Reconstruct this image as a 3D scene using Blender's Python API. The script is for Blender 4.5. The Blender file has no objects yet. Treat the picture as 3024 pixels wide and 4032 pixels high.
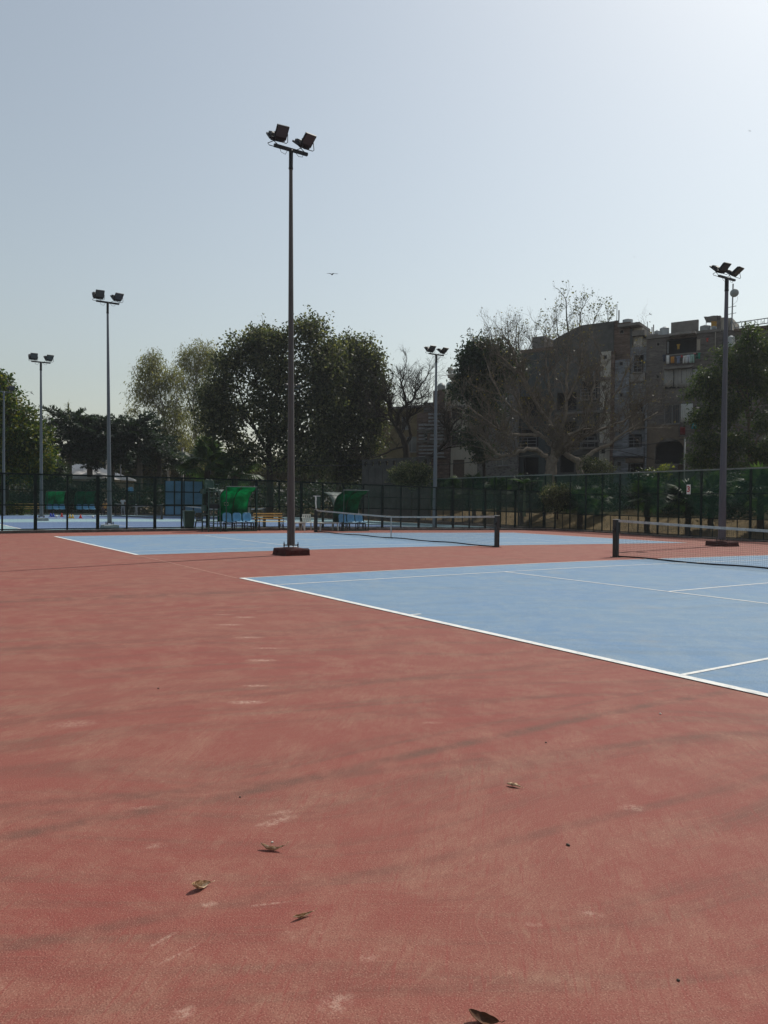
import bpy, bmesh, math, random
import numpy as np
from mathutils import Vector, Matrix

# ------------------------------------------------------------------ camera, sky, sun, exposure
scn = bpy.context.scene
col = scn.collection
R = math.radians
FPX, PITCH, ROLL, YAW = 3038.4, R(-.8675), R(-.5732), R(146.317)
C = np.array([13.74, -5.85, 1.514])
FW0 = np.array([math.cos(YAW), math.sin(YAW), 0.]); RT0 = np.array([math.sin(YAW), -math.cos(YAW), 0.]); UP0 = np.array([0., 0., 1.])
_fw = FW0*math.cos(PITCH)+UP0*math.sin(PITCH); _up = UP0*math.cos(PITCH)-FW0*math.sin(PITCH)
CAMR = math.cos(ROLL)*RT0-math.sin(ROLL)*_up; CAMU = math.sin(ROLL)*RT0+math.cos(ROLL)*_up
cam_data = bpy.data.cameras.new('camera'); cam = bpy.data.objects.new('camera', cam_data); col.objects.link(cam)
cam_data.sensor_fit = 'VERTICAL'; cam_data.sensor_height = 36.0; cam_data.sensor_width = 27.0
cam_data.lens = 36.0*FPX/4032; cam_data.clip_start = .05; cam_data.clip_end = 6000
m3 = Matrix(((CAMR[0], CAMU[0], -_fw[0]), (CAMR[1], CAMU[1], -_fw[1]), (CAMR[2], CAMU[2], -_fw[2])))
cam.matrix_world = Matrix.Translation(Vector(C)) @ m3.to_4x4()
scn.camera = cam
scn.render.resolution_x = 768; scn.render.resolution_y = 1024

SUN_AZ, SUN_EL = 103.5, 52.0          # degrees, azimuth counter-clockwise from +X
world = bpy.data.worlds.new('World'); scn.world = world; world.use_nodes = True
wn = world.node_tree; wn.nodes.clear()
sky = wn.nodes.new('ShaderNodeTexSky'); sky.sky_type = 'NISHITA'; sky.sun_disc = False
sky.sun_elevation = R(SUN_EL); sky.sun_rotation = R(90-SUN_AZ)
sky.air_density = 1.5; sky.dust_density = 2.3; sky.ozone_density = 1.0; sky.altitude = 200
hsv = wn.nodes.new('ShaderNodeHueSaturation'); hsv.inputs['Saturation'].default_value = .58
bg = wn.nodes.new('ShaderNodeBackground'); bg.inputs['Strength'].default_value = .108
wo = wn.nodes.new('ShaderNodeOutputWorld')
wn.links.new(sky.outputs[0], hsv.inputs['Color']); tint = wn.nodes.new('ShaderNodeMix'); tint.data_type = 'RGBA'; tint.blend_type = 'MULTIPLY'; tint.inputs[0].default_value = 1.; tint.inputs[7].default_value = (.99, 1.015, 1.0, 1); wn.links.new(hsv.outputs[0], tint.inputs[6]); wn.links.new(tint.outputs[2], bg.inputs['Color']); wn.links.new(bg.outputs[0], wo.inputs['Surface'])
sd = bpy.data.lights.new('sun', 'SUN'); sd.energy = 3.9; sd.angle = R(.6); sd.color = (1., .95, .87)
sun = bpy.data.objects.new('sun', sd); col.objects.link(sun)
sv = Vector((math.cos(R(SUN_EL))*math.cos(R(SUN_AZ)), math.cos(R(SUN_EL))*math.sin(R(SUN_AZ)), math.sin(R(SUN_EL))))
sun.rotation_euler = sv.to_track_quat('Z', 'Y').to_euler(); sun.location = (0, 0, 40)
vs = scn.view_settings; vs.view_transform = 'Standard'; vs.look = 'None'; vs.exposure = 0.0; vs.gamma = 1.0; vs.use_curve_mapping = False
scn.render.engine = 'CYCLES'
scn.cycles.transparent_max_bounces = 20; scn.cycles.max_bounces = 5; scn.cycles.diffuse_bounces = 3; scn.cycles.glossy_bounces = 2; scn.cycles.transmission_bounces = 3; scn.cycles.volume_bounces = 0

# ------------------------------------------------------------------ measuring helpers (photograph pixel -> place)
def ray(px, py):
    return _fw+(px-1512)/FPX*CAMR-(py-2016)/FPX*CAMU
def at(px, py, depth):                 # the point seen at a pixel, at a distance along the view
    d = ray(px, py); return C+d*(depth/(d@FW0))
def gz(y):                             # the courts fall gently towards the far end for drainage
    k = 1.5
    return -.014*k*math.log1p(math.exp((y-9)/k)) if y < 45 else -.504
def ground_at(px, py, dz=0.):
    z = dz
    for _ in range(40):
        d = ray(px, py); w = C+d*((z-C[2])/d[2]); z = .5*z+.5*(gz(min(w[1], 80))+dz)
    return w
def on_x(px, py, x): d = ray(px, py); return C+d*((x-C[0])/d[0])
def on_line(px, py, A, B):             # on the vertical plane through the ground points A, B
    A = np.array(A[:2], float); B = np.array(B[:2], float); t = (B-A)/np.linalg.norm(B-A); n = np.array([-t[1], t[0]])
    d = ray(px, py); w = C+d*(((A-C[:2])@n)/(d[:2]@n)); return w

# ------------------------------------------------------------------ objects
def tag(o, label=None, cat=None, group=None, kind=None):
    if label: o['label'] = label
    if cat: o['category'] = cat
    if group: o['group'] = group
    if kind: o['kind'] = kind
    return o
def thing(name, label, cat, loc=(0, 0, 0), rz=0., group=None):
    o = bpy.data.objects.new(name, None); col.objects.link(o); o.empty_display_size = .2
    o.location = [float(v) for v in loc]; o.rotation_euler = (0, 0, rz)
    return tag(o, label, cat, group)
def copy_tree(o, parent=None):
    c = o.copy(); col.objects.link(c); c.parent = parent
    for ch in [x for x in bpy.data.objects if x.parent == o]: copy_tree(ch, c)
    return c
CHILD = {}
def link(name, me, mat=None, parent=None, label=None):
    o = bpy.data.objects.new(name, me); col.objects.link(o)
    if mat is not None and not me.materials:
        for m in (mat if isinstance(mat, (list, tuple)) else [mat]): me.materials.append(m)
    if parent is not None: o.parent = parent; CHILD.setdefault(parent.name, []).append(o)
    if label: o['label'] = label
    return o
def dup(o, parent=None):               # fast copy using the CHILD table
    c = o.copy(); col.objects.link(c); c.parent = parent
    if parent is not None: CHILD.setdefault(parent.name, []).append(c)
    for ch in list(CHILD.get(o.name, [])): dup(ch, c)
    return c
def unit(v): v = np.array(v, float); return v/(np.linalg.norm(v)+1e-12)
def perp(d):
    a = np.array([0, 0, 1.]) if abs(d[2]) < .9 else np.array([1., 0, 0]); u = unit(np.cross(d, a)); return u, np.cross(d, u)

class MB:
    def __init__(s): s.v = []; s.f = []; s.m = []; s.cur = 0
    def add(s, vs, fs):
        b = len(s.v); s.v += [tuple(map(float, p)) for p in vs]; s.f += [tuple(b+i for i in f) for f in fs]; s.m += [s.cur]*len(fs); return s
    def box(s, x0, x1, y0, y1, z0, z1, M=None):
        vs = [(x, y, z) for z in (z0, z1) for x, y in ((x0, y0), (x1, y0), (x1, y1), (x0, y1))]
        if M is not None: vs = [M @ Vector(p) for p in vs]
        return s.add(vs, [(3, 2, 1, 0), (4, 5, 6, 7), (0, 1, 5, 4), (1, 2, 6, 5), (2, 3, 7, 6), (3, 0, 4, 7)])
    def cbox(s, c, sx, sy, sz, M=None): return s.box(c[0]-sx/2, c[0]+sx/2, c[1]-sy/2, c[1]+sy/2, c[2]-sz/2, c[2]+sz/2, M)
    def tube(s, pts, rad, n=8, cap=True, ph=0.):
        pts = [np.array(p, float) for p in pts]; k = len(pts)
        if not hasattr(rad, '__len__'): rad = [rad]*k
        vs = []; u = None
        for i, p in enumerate(pts):
            d = unit(pts[min(i+1, k-1)]-pts[max(i-1, 0)])
            if u is None: u, w = perp(d)
            else:
                u = unit(u-d*(u@d)); w = np.cross(d, u)
            for j in range(n):
                a = 2*math.pi*j/n+ph; vs.append(p+(u*math.cos(a)+w*math.sin(a))*rad[i])
        fs = [(i*n+j, i*n+(j+1) % n, (i+1)*n+(j+1) % n, (i+1)*n+j) for i in range(k-1) for j in range(n)]
        if cap: fs += [tuple(range(n-1, -1, -1)), tuple((k-1)*n+j for j in range(n))]
        return s.add(vs, fs)
    def bar(s, a, b, r, n=6): return s.tube([a, b], r, n)
    def rbar(s, a, b, w, h):           # rectangular bar, h along z (or y when vertical)
        a = np.array(a, float); b = np.array(b, float); d = unit(b-a)
        u = unit(np.cross(d, (0, 0, 1.))) if abs(d[2]) < .95 else np.array([1., 0, 0]); q = np.cross(u, d)
        vs = [p+u*sx*w/2+q*sy*h/2 for p in (a, b) for sx, sy in ((-1, -1), (1, -1), (1, 1), (-1, 1))]
        return s.add(vs, [(3, 2, 1, 0), (4, 5, 6, 7), (0, 1, 5, 4), (1, 2, 6, 5), (2, 3, 7, 6), (3, 0, 4, 7)])
    def lathe(s, prof, n=16, c=(0, 0, 0), M=None):
        vs = [(c[0]+r*math.cos(2*math.pi*j/n), c[1]+r*math.sin(2*math.pi*j/n), c[2]+z) for r, z in prof for j in range(n)]
        if M is not None: vs = [M @ Vector(p) for p in vs]
        k = len(prof)
        fs = [(i*n+j, i*n+(j+1) % n, (i+1)*n+(j+1) % n, (i+1)*n+j) for i in range(k-1) for j in range(n)]
        fs += [tuple(range(n-1, -1, -1)), tuple((k-1)*n+j for j in range(n))]
        return s.add(vs, fs)
    def grid(s, P):                    # P[i][j] points, open sheet
        ni, nj = len(P), len(P[0])
        return s.add([p for row in P for p in row], [(i*nj+j, i*nj+j+1, (i+1)*nj+j+1, (i+1)*nj+j) for i in range(ni-1) for j in range(nj-1)])
    def mesh(s, name, smooth=False):
        me = bpy.data.meshes.new(name); me.from_pydata(s.v, [], s.f)
        if any(s.m): me.polygons.foreach_set('material_index', s.m)
        if smooth: me.polygons.foreach_set('use_smooth', [True]*len(s.f))
        me.update(); return me
    def build(s, name, mat, parent=None, smooth=False, label=None, bevel=0):
        o = link(name, s.mesh(name, smooth), mat, parent, label)
        if bevel:
            b = o.modifiers.new('bevel', 'BEVEL'); b.width = bevel; b.segments = 2; b.limit_method = 'ANGLE'
        return o
def shade_auto(o, ang=35):
    me = o.data; me.polygons.foreach_set('use_smooth', [True]*len(me.polygons))
    bm = bmesh.new(); bm.from_mesh(me)
    for e in bm.edges:
        if len(e.link_faces) == 2 and e.calc_face_angle(0) > R(ang): e.smooth = False
    bm.to_mesh(me); bm.free()
def np_mesh(name, V, F):               # V (n,3), F (m,k) with k = 3 or 4
    V = np.asarray(V, np.float32); F = np.asarray(F, np.int32); k = F.shape[1]
    me = bpy.data.meshes.new(name); me.vertices.add(len(V)); me.vertices.foreach_set('co', V.ravel())
    me.loops.add(F.size); me.loops.foreach_set('vertex_index', F.ravel())
    me.polygons.add(len(F)); me.polygons.foreach_set('loop_start', np.arange(0, F.size, k, dtype=np.int32))
    me.update(calc_edges=True); return me

# ------------------------------------------------------------------ materials
MATS = {}
class NT:
    def __init__(s, name):
        s.mat = bpy.data.materials.new(name); s.mat.use_nodes = True; s.t = s.mat.node_tree
        s.bsdf = s.t.nodes['Principled BSDF']; s.out = s.t.nodes['Material Output']; MATS[name] = s.mat
    def n(s, kind, **kw):
        nd = s.t.nodes.new('ShaderNode'+kind)
        for k, v in kw.items():
            if k[0] == '_': setattr(nd, k[1:], v)
            else: s.set(nd.inputs[k.replace('__', ' ')], v)
        return nd
    def set(s, sock, v):
        if hasattr(v, 'is_output') or isinstance(v, bpy.types.NodeSocket): s.t.links.new(v, sock)
        elif isinstance(v, (tuple, list)) and sock.type == 'RGBA' and len(v) == 3: sock.default_value = (*v, 1)
        else: sock.default_value = v
    def obj(s): return s.n('TexCoord').outputs['Object']
    def geo(s): return s.n('NewGeometry').outputs['Position']
    def mapping(s, vec, scale=(1, 1, 1), rot=(0, 0, 0), loc=(0, 0, 0)):
        if any(rot) and tuple(scale) != (1, 1, 1): vec = s.n('Mapping', Vector=vec, Rotation=rot).outputs[0]; rot = (0, 0, 0)   # turn first, then stretch
        return s.n('Mapping', Vector=vec, Scale=scale, Rotation=rot, Location=loc).outputs[0]
    def noise(s, vec, scale, detail=4, rough=.55, dist=0.):
        return s.n('TexNoise', Vector=vec, Scale=scale, Detail=detail, Roughness=rough, Distortion=dist).outputs['Fac']
    def ramp(s, fac, stops):
        nd = s.n('ValToRGB', Fac=fac); e = nd.color_ramp.elements
        while len(e) < len(stops): e.new(.5)
        for i, (p, c) in enumerate(stops): e[i].position = p; e[i].color = (*c, 1) if len(c) == 3 else c
        return nd.outputs[0]
    def step(s, fac, lo, hi): return s.n('MapRange', Value=fac, From__Min=lo, From__Max=hi).outputs[0]
    def mix(s, a, b, fac, mode='MIX'):
        nd = s.t.nodes.new('ShaderNodeMix'); nd.data_type = 'RGBA'; nd.blend_type = mode
        s.set(nd.inputs[0], fac); s.set(nd.inputs[6], a); s.set(nd.inputs[7], b); return nd.outputs[2]
    def math(s, op, a, b=0., c=0.):
        nd = s.n('Math', _operation=op); s.set(nd.inputs[0], a); s.set(nd.inputs[1], b); s.set(nd.inputs[2], c); return nd.outputs[0]
    def bump(s, h, strength=.3, dist=.02):
        b = s.n('Bump', Height=h, Strength=strength, Distance=dist); s.set(s.bsdf.inputs['Normal'], b.outputs[0])
    def base(s, c, rough=.7, spec=None, metal=None):
        s.set(s.bsdf.inputs['Base Color'], c); s.set(s.bsdf.inputs['Roughness'], rough)
        if spec is not None: s.bsdf.inputs['Specular IOR Level'].default_value = spec
        if metal is not None: s.bsdf.inputs['Metallic'].default_value = metal
        return s.mat
def plain(name, c, rough=.6, var=.25, scale=3., spec=.4, metal=0., dirt=None, bump=0., streak=False):
    """one colour with uneven tone, grime and a little relief"""
    m = NT(name); v = m.obj()
    if streak: v = m.mapping(v, (1, 1, .12))
    f = m.noise(v, scale, 6, .6); f2 = m.noise(v, scale*7.3, 3, .6)
    k = m.math('ADD', m.math('MULTIPLY', f, .7), m.math('MULTIPLY', f2, .3))
    dk = tuple(x*(1-var*1.3) for x in c); lt = tuple(min(1, x*(1+var)) for x in c)
    colr = m.ramp(k, [(.32, dk), (.68, lt)])
    if dirt is not None: colr = m.mix(colr, dirt, m.step(m.noise(v, scale*1.9, 8, .7), .52, .68))
    if bump: m.bump(f2, bump, .01)
    return m.base(colr, m.step(f, -.2+rough-.3, 1.2) if False else rough, spec, metal)
# ------------------------------------------------------------------ ground materials
def court_paint(name, base, deep, dusty, grime, scuffs=(), seed=0., amt=1., red=None, tracks=()):
    m = NT(name); g0 = m.geo(); p = m.mapping(g0, loc=(seed, seed*.7, 0)) if seed else g0
    warp = m.n('TexNoise', Vector=p, Scale=.3, Detail=1.).outputs['Color']
    pw = m.n('VectorMath', _operation='MULTIPLY_ADD'); m.set(pw.inputs[0], warp); pw.inputs[1].default_value = (1.6, 1.6, 0); m.set(pw.inputs[2], p); pw = pw.outputs[0]
    big = m.noise(pw, .45, 4, .66); mid = m.noise(pw, 2.6, 5, .74)
    sw1 = m.noise(m.mapping(pw, (.3, 4.2, 1), (0, 0, R(-70))), 1.0, 4, .7)       # broad sweeps
    pc = m.n('VectorMath', _operation='MULTIPLY_ADD'); m.set(pc.inputs[0], m.n('TexNoise', Vector=p, Scale=.7, Detail=2.).outputs['Color']); pc.inputs[1].default_value = (.9, .9, 0); m.set(pc.inputs[2], p); pc = pc.outputs[0]
    br = m.noise(m.mapping(pc, (4., 46., 1), (0, 0, R(-112))), 1.0, 4, .8)       # curved brush marks
    br2 = m.noise(m.mapping(p, (4., 48., 1), (0, 0, R(-138))), 1.0, 4, .75)
    br3 = m.noise(m.mapping(pw, (4., 90., 1), (0, 0, R(-68))), 1.0, 3, .75)
    pw2 = m.n('VectorMath', _operation='MULTIPLY_ADD'); m.set(pw2.inputs[0], warp); pw2.inputs[1].default_value = (.25, .25, 0); m.set(pw2.inputs[2], g0); pw2 = pw2.outputs[0]
    sp = m.noise(p, 34., 4, .8); gr = m.noise(p, 170., 2, .7)
    c = m.mix(deep, base, m.step(big, .34, .64))
    c = m.mix(c, grime, m.math('MULTIPLY', m.step(sw1, .48, .66), .7*amt))
    c = m.mix(c, dusty, m.math('MULTIPLY', m.step(mid, .44, .70), .52*amt))
    patch = m.step(big, .42, .62)
    c = m.mix(c, dusty, m.math('MULTIPLY', m.math('MULTIPLY', m.step(br, .53, .72), patch), .6*amt))
    c = m.mix(c, dusty, m.math('MULTIPLY', m.step(br3, .55, .72), .4*amt))
    c = m.mix(c, deep, m.math('MULTIPLY', m.step(br2, .52, .64), .7*amt))
    hi = tuple(min(1, x*1.3+.05) for x in dusty)
    c = m.mix(c, hi, m.math('MULTIPLY', m.math('MULTIPLY', m.step(sp, .55, .68), m.step(mid, .48, .64)), .4*amt))
    for (x, y, ang, wd, k) in tracks:         # dark bands left by a drag brush
        q = m.mapping(m.mapping(m.mapping(pw2, (1, 1, 0), (0, 0, 0), (-x, -y, 0)), (1, 1, 1), (0, 0, -ang)), (0, 1/wd, 0)); dn = m.n('VectorMath', _operation='LENGTH'); m.set(dn.inputs[0], q)
        c = m.mix(c, grime, m.math('MULTIPLY', m.math('MULTIPLY', m.step(dn.outputs['Value'], 1., .3), m.step(mid, .62, .4)), k))
    for (x, y, ang, a, b, k) in scuffs:       # pale scrapes where shoes and a roller dragged the paint
        q = m.mapping(m.mapping(g0, (1, 1, 0), (0, 0, 0), (-x, -y, 0)), (1/a, 1/b, 0), (0, 0, -ang))
        dn = m.n('VectorMath', _operation='LENGTH'); m.set(dn.inputs[0], q)
        c = m.mix(c, (.50, .36, .28), m.math('MULTIPLY', m.math('MULTIPLY', m.step(dn.outputs['Value'], 1., .3), m.step(sp, .42, .58)), k))
    if red is not None: c = m.mix(c, red, m.math('MULTIPLY', m.step(m.noise(pw, .9, 6, .72), .55, .75), .45))     # red dust carried onto the court
    c = m.mix(c, tuple(x*.45 for x in deep), m.math('MULTIPLY', m.step(gr, .47, .34), .65)); c = m.mix(c, hi, m.math('MULTIPLY', m.step(gr, .57, .68), .5))
    m.bump(m.math('ADD', gr, m.math('MULTIPLY', sp, .8)), .55, .004)
    return m.base(c, .8, .25)
def gpt(px, py): w = ground_at(px, py); return w[0], w[1]
SC = []
for px, py, ang, a, b, k in ((1085, 3235, 95, .16, .05, .9), (1110, 3200, 80, .1, .035, .8), (975, 2765, 60, .2, .07, .9), (1005, 2700, 60, .16, .05, .8), (985, 2510, 58, .22, .08, .8), (560, 3180, 70, .12, .03, .5), (610, 3330, 80, .06, .04, .6), (2330, 3600, 40, .07, .03, .7), (2100, 3640, 50, .05, .02, .6), (1700, 2845, 60, .12, .04, .5), (640, 3700, 110, .1, .012, .8), (700, 3760, 105, .12, .01, .8), (1050, 3560, 70, .12, .012, .8),
                             (905, 2460, 56, .25, .08, .8), (965, 2430, 56, .2, .08, .8), (880, 2420, 56, .2, .06, .7), (1030, 2600, 56, .22, .07, .8), (1060, 2552, 58, .3, .05, .7),
                             (290, 2850, 70, .22, .12, .6), (2490, 3180, 40, .09, .06, .8), (1320, 3950, 100, .09, .06, .8), (720, 3990, 110, .06, .04, .8), (820, 3560, 60, .05, .03, .7), (1450, 3770, 80, .05, .03, .7)):
    x, y = gpt(px, py); SC.append((x, y, R(ang), a*.85, b*.9, k*(.75 if py < 2800 else .5)))
TR = []
for a, e, wd, k in (((0, 3347), (1575, 3016), .07, .95), ((0, 3290), (1500, 2975), .03, .6), ((0, 2372), (900, 2335), .3, .8), ((0, 2560), (1500, 2480), .16, .5), ((1400, 3060), (3024, 2900), .06, .6), ((0, 3800), (700, 3640), .05, .6), ((700, 2790), (1500, 2700), .09, .5)):
    a = gpt(*a); e = gpt(*e); TR.append((a[0]+.12*wd, a[1], math.atan2(e[1]-a[1], e[0]-a[0]), wd, k))
M_RED = court_paint('red_court_paint', (.203, .067, .049), (.202, .050, .039), (.270, .143, .098), (.122, .057, .041), SC, tracks=TR)
M_BLUE = court_paint('blue_court_paint', (.142, .232, .328), (.112, .205, .335), (.235, .29, .318), (.118, .182, .245), (), 31., 1., (.23, .235, .245))
M_BLUE2 = court_paint('blue_court_paint_west', (.09, .15, .28), (.08, .14, .27), (.15, .20, .27), (.09, .14, .22), (), 57., .8)
M_TEAL = court_paint('pale_teal_court_paint', (.22, .35, .38), (.19, .32, .36), (.31, .40, .40), (.20, .27, .29), (), 13., .8)
m = NT('white_line_paint'); _v = m.geo()
M_LINE = m.base(m.mix((.62, .62, .59), (.28, .29, .31), m.math('MULTIPLY', m.step(m.noise(_v, 9., 6, .8), .48, .7), .75)), .7, .3)
m = NT('dry_earth'); _v = m.geo()
_c = m.mix((.13, .09, .055), (.20, .15, .09), m.step(m.noise(_v, .6, 8, .65), .35, .65)); _c = m.mix(_c, (.07, .08, .03), m.math('MULTIPLY', m.step(m.noise(_v, 1.4, 6), .5, .65), .6))
m.bump(m.noise(_v, 8., 6), .8, .05); M_EARTH = m.base(_c, .95, .1)
M_SEAM = plain('pale_seam', (.33, .165, .12), .8, .3, 4.)

def sheet(name, x0, x1, y0, y1, dz, mat, parent=None, nx=1, ny=None, label=None):
    ny = ny or max(1, int((y1-y0)/1.5)); ys = [y0+(y1-y0)*i/ny for i in range(ny+1)]; xs = [x0+(x1-x0)*i/nx for i in range(nx+1)]
    b = MB(); b.grid([[(x, y, gz(y)+dz) for x in xs] for y in ys]); return b.build(name, mat, parent, label=label)
ys = [-2500, -600, -100, -30]+[y*1.5 for y in range(-8, 34)]+[60, 100, 300, 900, 2500]
b = MB(); b.grid([[(x, y, gz(y)-.05) for x in (-2500, -300, -60, 0, 60, 300, 2500)] for y in ys]); tag(b.build('ground', M_EARTH), kind='structure')
# red apron: the strip between the kerb of the west fence and the far fence
F1A = np.array([-21.05, -14.]); F1B = np.array([-21.95, 31.2])      # foot of the west fence kerb
F2A = F1B; F2B = np.array([10.1, 27.1])                              # far fence
def f1x(y): return F1A[0]+(F1B[0]-F1A[0])*(y-F1A[1])/(F1B[1]-F1A[1])
def f2y(x): return F2A[1]+(F2B[1]-F2A[1])*(x-F2A[0])/(F2B[0]-F2A[0])
b = MB(); NY = 46
b.grid([[(x0, y, gz(y)) for x0 in np.linspace(f1x(y)-.2, 22, 12)] for y in [-14+(f-0)*1. for f in np.linspace(0, 41, NY)]])
b.grid([[(x, y0, gz(y0)) for x in np.linspace(-22.1, 22, 12) for y0 in [27+(max(27.01, f2y(x)+.1)-27)*k/3]] for k in range(4)])
apron = tag(b.build('court_apron', M_RED), kind='structure')
L, W, S, SV = 23.77, 10.97, 1.37, 5.485
LCOUNT = 0
def court(name, x0, mat, dz, lines=True):
    o = tag(sheet(name, x0, x0+W, 0, L, dz, mat), kind='structure')
    z = dz+.004
    def ln(xa, xb, ya, yb, d=0): sheet('line', xa, xb, ya, yb, z+d, M_LINE, o)
    ln(x0, x0+W, 0, .1); ln(x0, x0+W, L-.1, L)
    ln(x0, x0+.05, .1, L-.1); ln(x0+W-.05, x0+W, .1, L-.1)
    ln(x0+S, x0+S+.05, .1, L-.1); ln(x0+W-S-.05, x0+W-S, .1, L-.1)
    for y in (SV, L-SV-.05): ln(x0+S+.05, x0+W-S-.05, y, y+.05)
    ln(x0+W/2-.025, x0+W/2+.025, SV+.05, L-SV-.05)
    ln(x0+W/2-.025, x0+W/2+.025, .1, .26); ln(x0+W/2-.025, x0+W/2+.025, L-.2, L-.1)
    return o
court('tennis_court', 0., M_BLUE, .004); court('tennis_court', -17.82, M_BLUE, .004)
b = MB(); a = np.array([-6.85, .02]); e = np.array([0., -.02])
b.add([(a[0], a[1]-.02, .003), (e[0], e[1]-.02, .003), (e[0], e[1]+.02, .003), (a[0], a[1]+.02, .003)], [(0, 1, 2, 3)]); b.build('surface_seam', M_SEAM, apron)
tag(sheet('west_court_apron', -57.5, -21.4, -14, 31.3, -.004, M_TEAL), kind='structure')
court('west_tennis_court', -36.4, M_BLUE2, .001); court('west_tennis_court', -54.0, M_BLUE2, .001)

# ------------------------------------------------------------------ grassy bank behind the far fence
random.seed(3)
m = NT('dry_grass_bank'); _v = m.geo()
_c = m.mix((.10, .072, .036), (.165, .122, .062), m.step(m.noise(_v, 1.1, 7, .65), .35, .68)); _c = m.mix(_c, (.06, .05, .025), m.step(m.noise(_v, .35, 5), .52, .66))
m.bump(m.noise(_v, 14., 6, .7), .9, .06); M_BANK = m.base(_c, .95, .1)
tdir = unit(np.append(F2B-F2A, 0))[:2]; ndir = np.array([-tdir[1], tdir[0]])
def bank_h(s, o):
    base = gz(31); k = min(1, max(0, (o-.3)/4.6)); k = k*k*(3-2*k)
    return base-.03+1.16*k+.16*k*math.sin(s*.45+1)+.1*k*math.sin(s*1.3+o)+.03*math.sin(s*3.1+o*2)
def bank_pt(s, o): p = F2A+tdir*s+ndir*o; return (p[0], p[1], bank_h(s, o))
b = MB(); offs = [.25, .6, 1, 1.5, 2, 2.6, 3.2, 3.9, 4.6, 5.5, 7, 10, 16, 26, 42, 70]
b.grid([[bank_pt(s, o) for o in offs] for s in np.arange(-95, 45, .8)])
bank = tag(b.build('grass_bank', M_BANK, smooth=True), kind='structure')
m = NT('dry_grass_blades'); _r = m.n('NewGeometry').outputs['Random Per Island']
M_BLADE = m.base(m.ramp(_r, [(0, (.07, .052, .022)), (.5, (.17, .12, .055)), (1, (.09, .085, .03))]), .9, .1)
rg = np.random.default_rng(5); n = 16000
ss = rg.uniform(-42, 30, n); oo = .35+rg.random(n)**1.4*6.5
P0 = np.array([bank_pt(s, o) for s, o in zip(ss, oo)]); h = rg.uniform(.05, .17, n); a = rg.uniform(0, 6.28, n); w = .012
sx = np.cos(a)*w; sy = np.sin(a)*w; lean = rg.normal(0, .05, (n, 2))
V = np.stack([P0+np.stack([sx, sy, -.01+0*sx], 1), P0+np.stack([-sx, -sy, -.01+0*sx], 1), P0+np.stack([lean[:, 0], lean[:, 1], h], 1)], 1).reshape(-1, 3)
g = tag(link('dry_grass', np_mesh('dry_grass', V, np.arange(n*3).reshape(n, 3)), M_BLADE), 'tufts of short dry straw coloured grass on the bank', 'grass', kind='stuff')

# ------------------------------------------------------------------ tennis nets
M_NETP = plain('black_net_post_paint', (.012, .013, .014), .45, .4, 6., .5)
M_CORD = plain('black_net_cord', (.014, .014, .015), .8, .2, 3.)
M_TAPE = plain('dusty_white_headband', (.42, .41, .395), .85, .25, 5., .2, dirt=(.25, .24, .22))
M_CAP = plain('bare_metal', (.55, .55, .54), .35, .2, 4., .5, .8)
def wires(b, A, B, spacing, r):
    pass
def net(x0, label, group, fine=True, mirror=False):
    yc = L/2; z0 = gz(yc); t = thing('tennis_net', label, 'net', (x0+W/2, yc, z0), 0, group); hw = W/2+.914
    ztop = lambda x: .914+.156*(abs(x)/hw)**1.25
    for sx in (-1, 1):
        p = MB(); p.cbox((sx*hw, 0, .535), .13, .13, 1.07); po = p.build('post', M_NETP, t, bevel=.008)
        q = MB(); q.cbox((sx*hw, 0, 1.078), .135, .135, .014); q.build('post_cap', M_CAP, po)
        q = MB(); q.cbox((sx*hw, 0, .004), .24, .2, .014); q.build('foot_plate', M_NETP, po)
        q = MB(); q.cbox((sx*(hw), -.085, .8), .06, .05, .1); q.bar((sx*hw, -.1, .8), (sx*hw, -.19, .74), .009); q.build('winder', M_NETP, po)
    k = hw-.09; xs = np.linspace(-k, k, 33)
    b = MB()
    for s in (-1, 1): b.grid([[(x, s*.008, ztop(x)+d) for x in xs] for d in (-.062, .004)])
    b.grid([[(x, y, ztop(x)+.004) for x in xs] for y in (-.008, .008)]); b.grid([[(x, y, ztop(x)-.062) for x in xs] for y in (.008, -.008)])
    b.build('headband', M_TAPE, t)
    b = MB(); sp = .0475 if fine else .06; r = .0019 if fine else .002
    for x in np.arange(-k, k+.001, sp): b.tube([(x, .002*math.sin(x*31), .03+.02*math.sin(x*2.)), (x+.006*math.sin(x*7), .01*math.sin(x*3), ztop(x)-.05)], r, 3, False)
    nh = int(.9/sp)
    for i in range(nh):
        f = i/nh; b.tube([(x, .01*math.sin(x*3+i)*f, .035+f*(ztop(x)-.095)) for x in np.linspace(-k, k, 25)], r, 3, False)
    tag(b.build('mesh', M_CORD, t), kind='stuff')
    b = MB(); b.tube([(x, 0, .03+.012*math.sin(x*2.)) for x in np.linspace(-k, k, 40)], .022, 5); b.build('bottom_band', M_CORD, t)
    b = MB(); b.cbox((0, 0, .46), .05, .024, .9); b.build('centre_strap', M_TAPE, t)
    for sx in (-1, 1): b = MB(); b.tube([(sx*k, 0, .05), (sx*k, 0, ztop(k)-.03)], .007, 5); b.build('side_rod', M_CORD, t)
    return t
net(0., 'black tennis net cut by the right edge, nearest of the nets', None)
net(-17.82, 'black tennis net with grey headband standing on the farther blue court', None)
net(-36.4, 'tennis net on the court just behind the left fence, right of the bin', None, False)
net(-54., 'farthest tennis net, beside the person in white behind the left fence', None, False)

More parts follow.
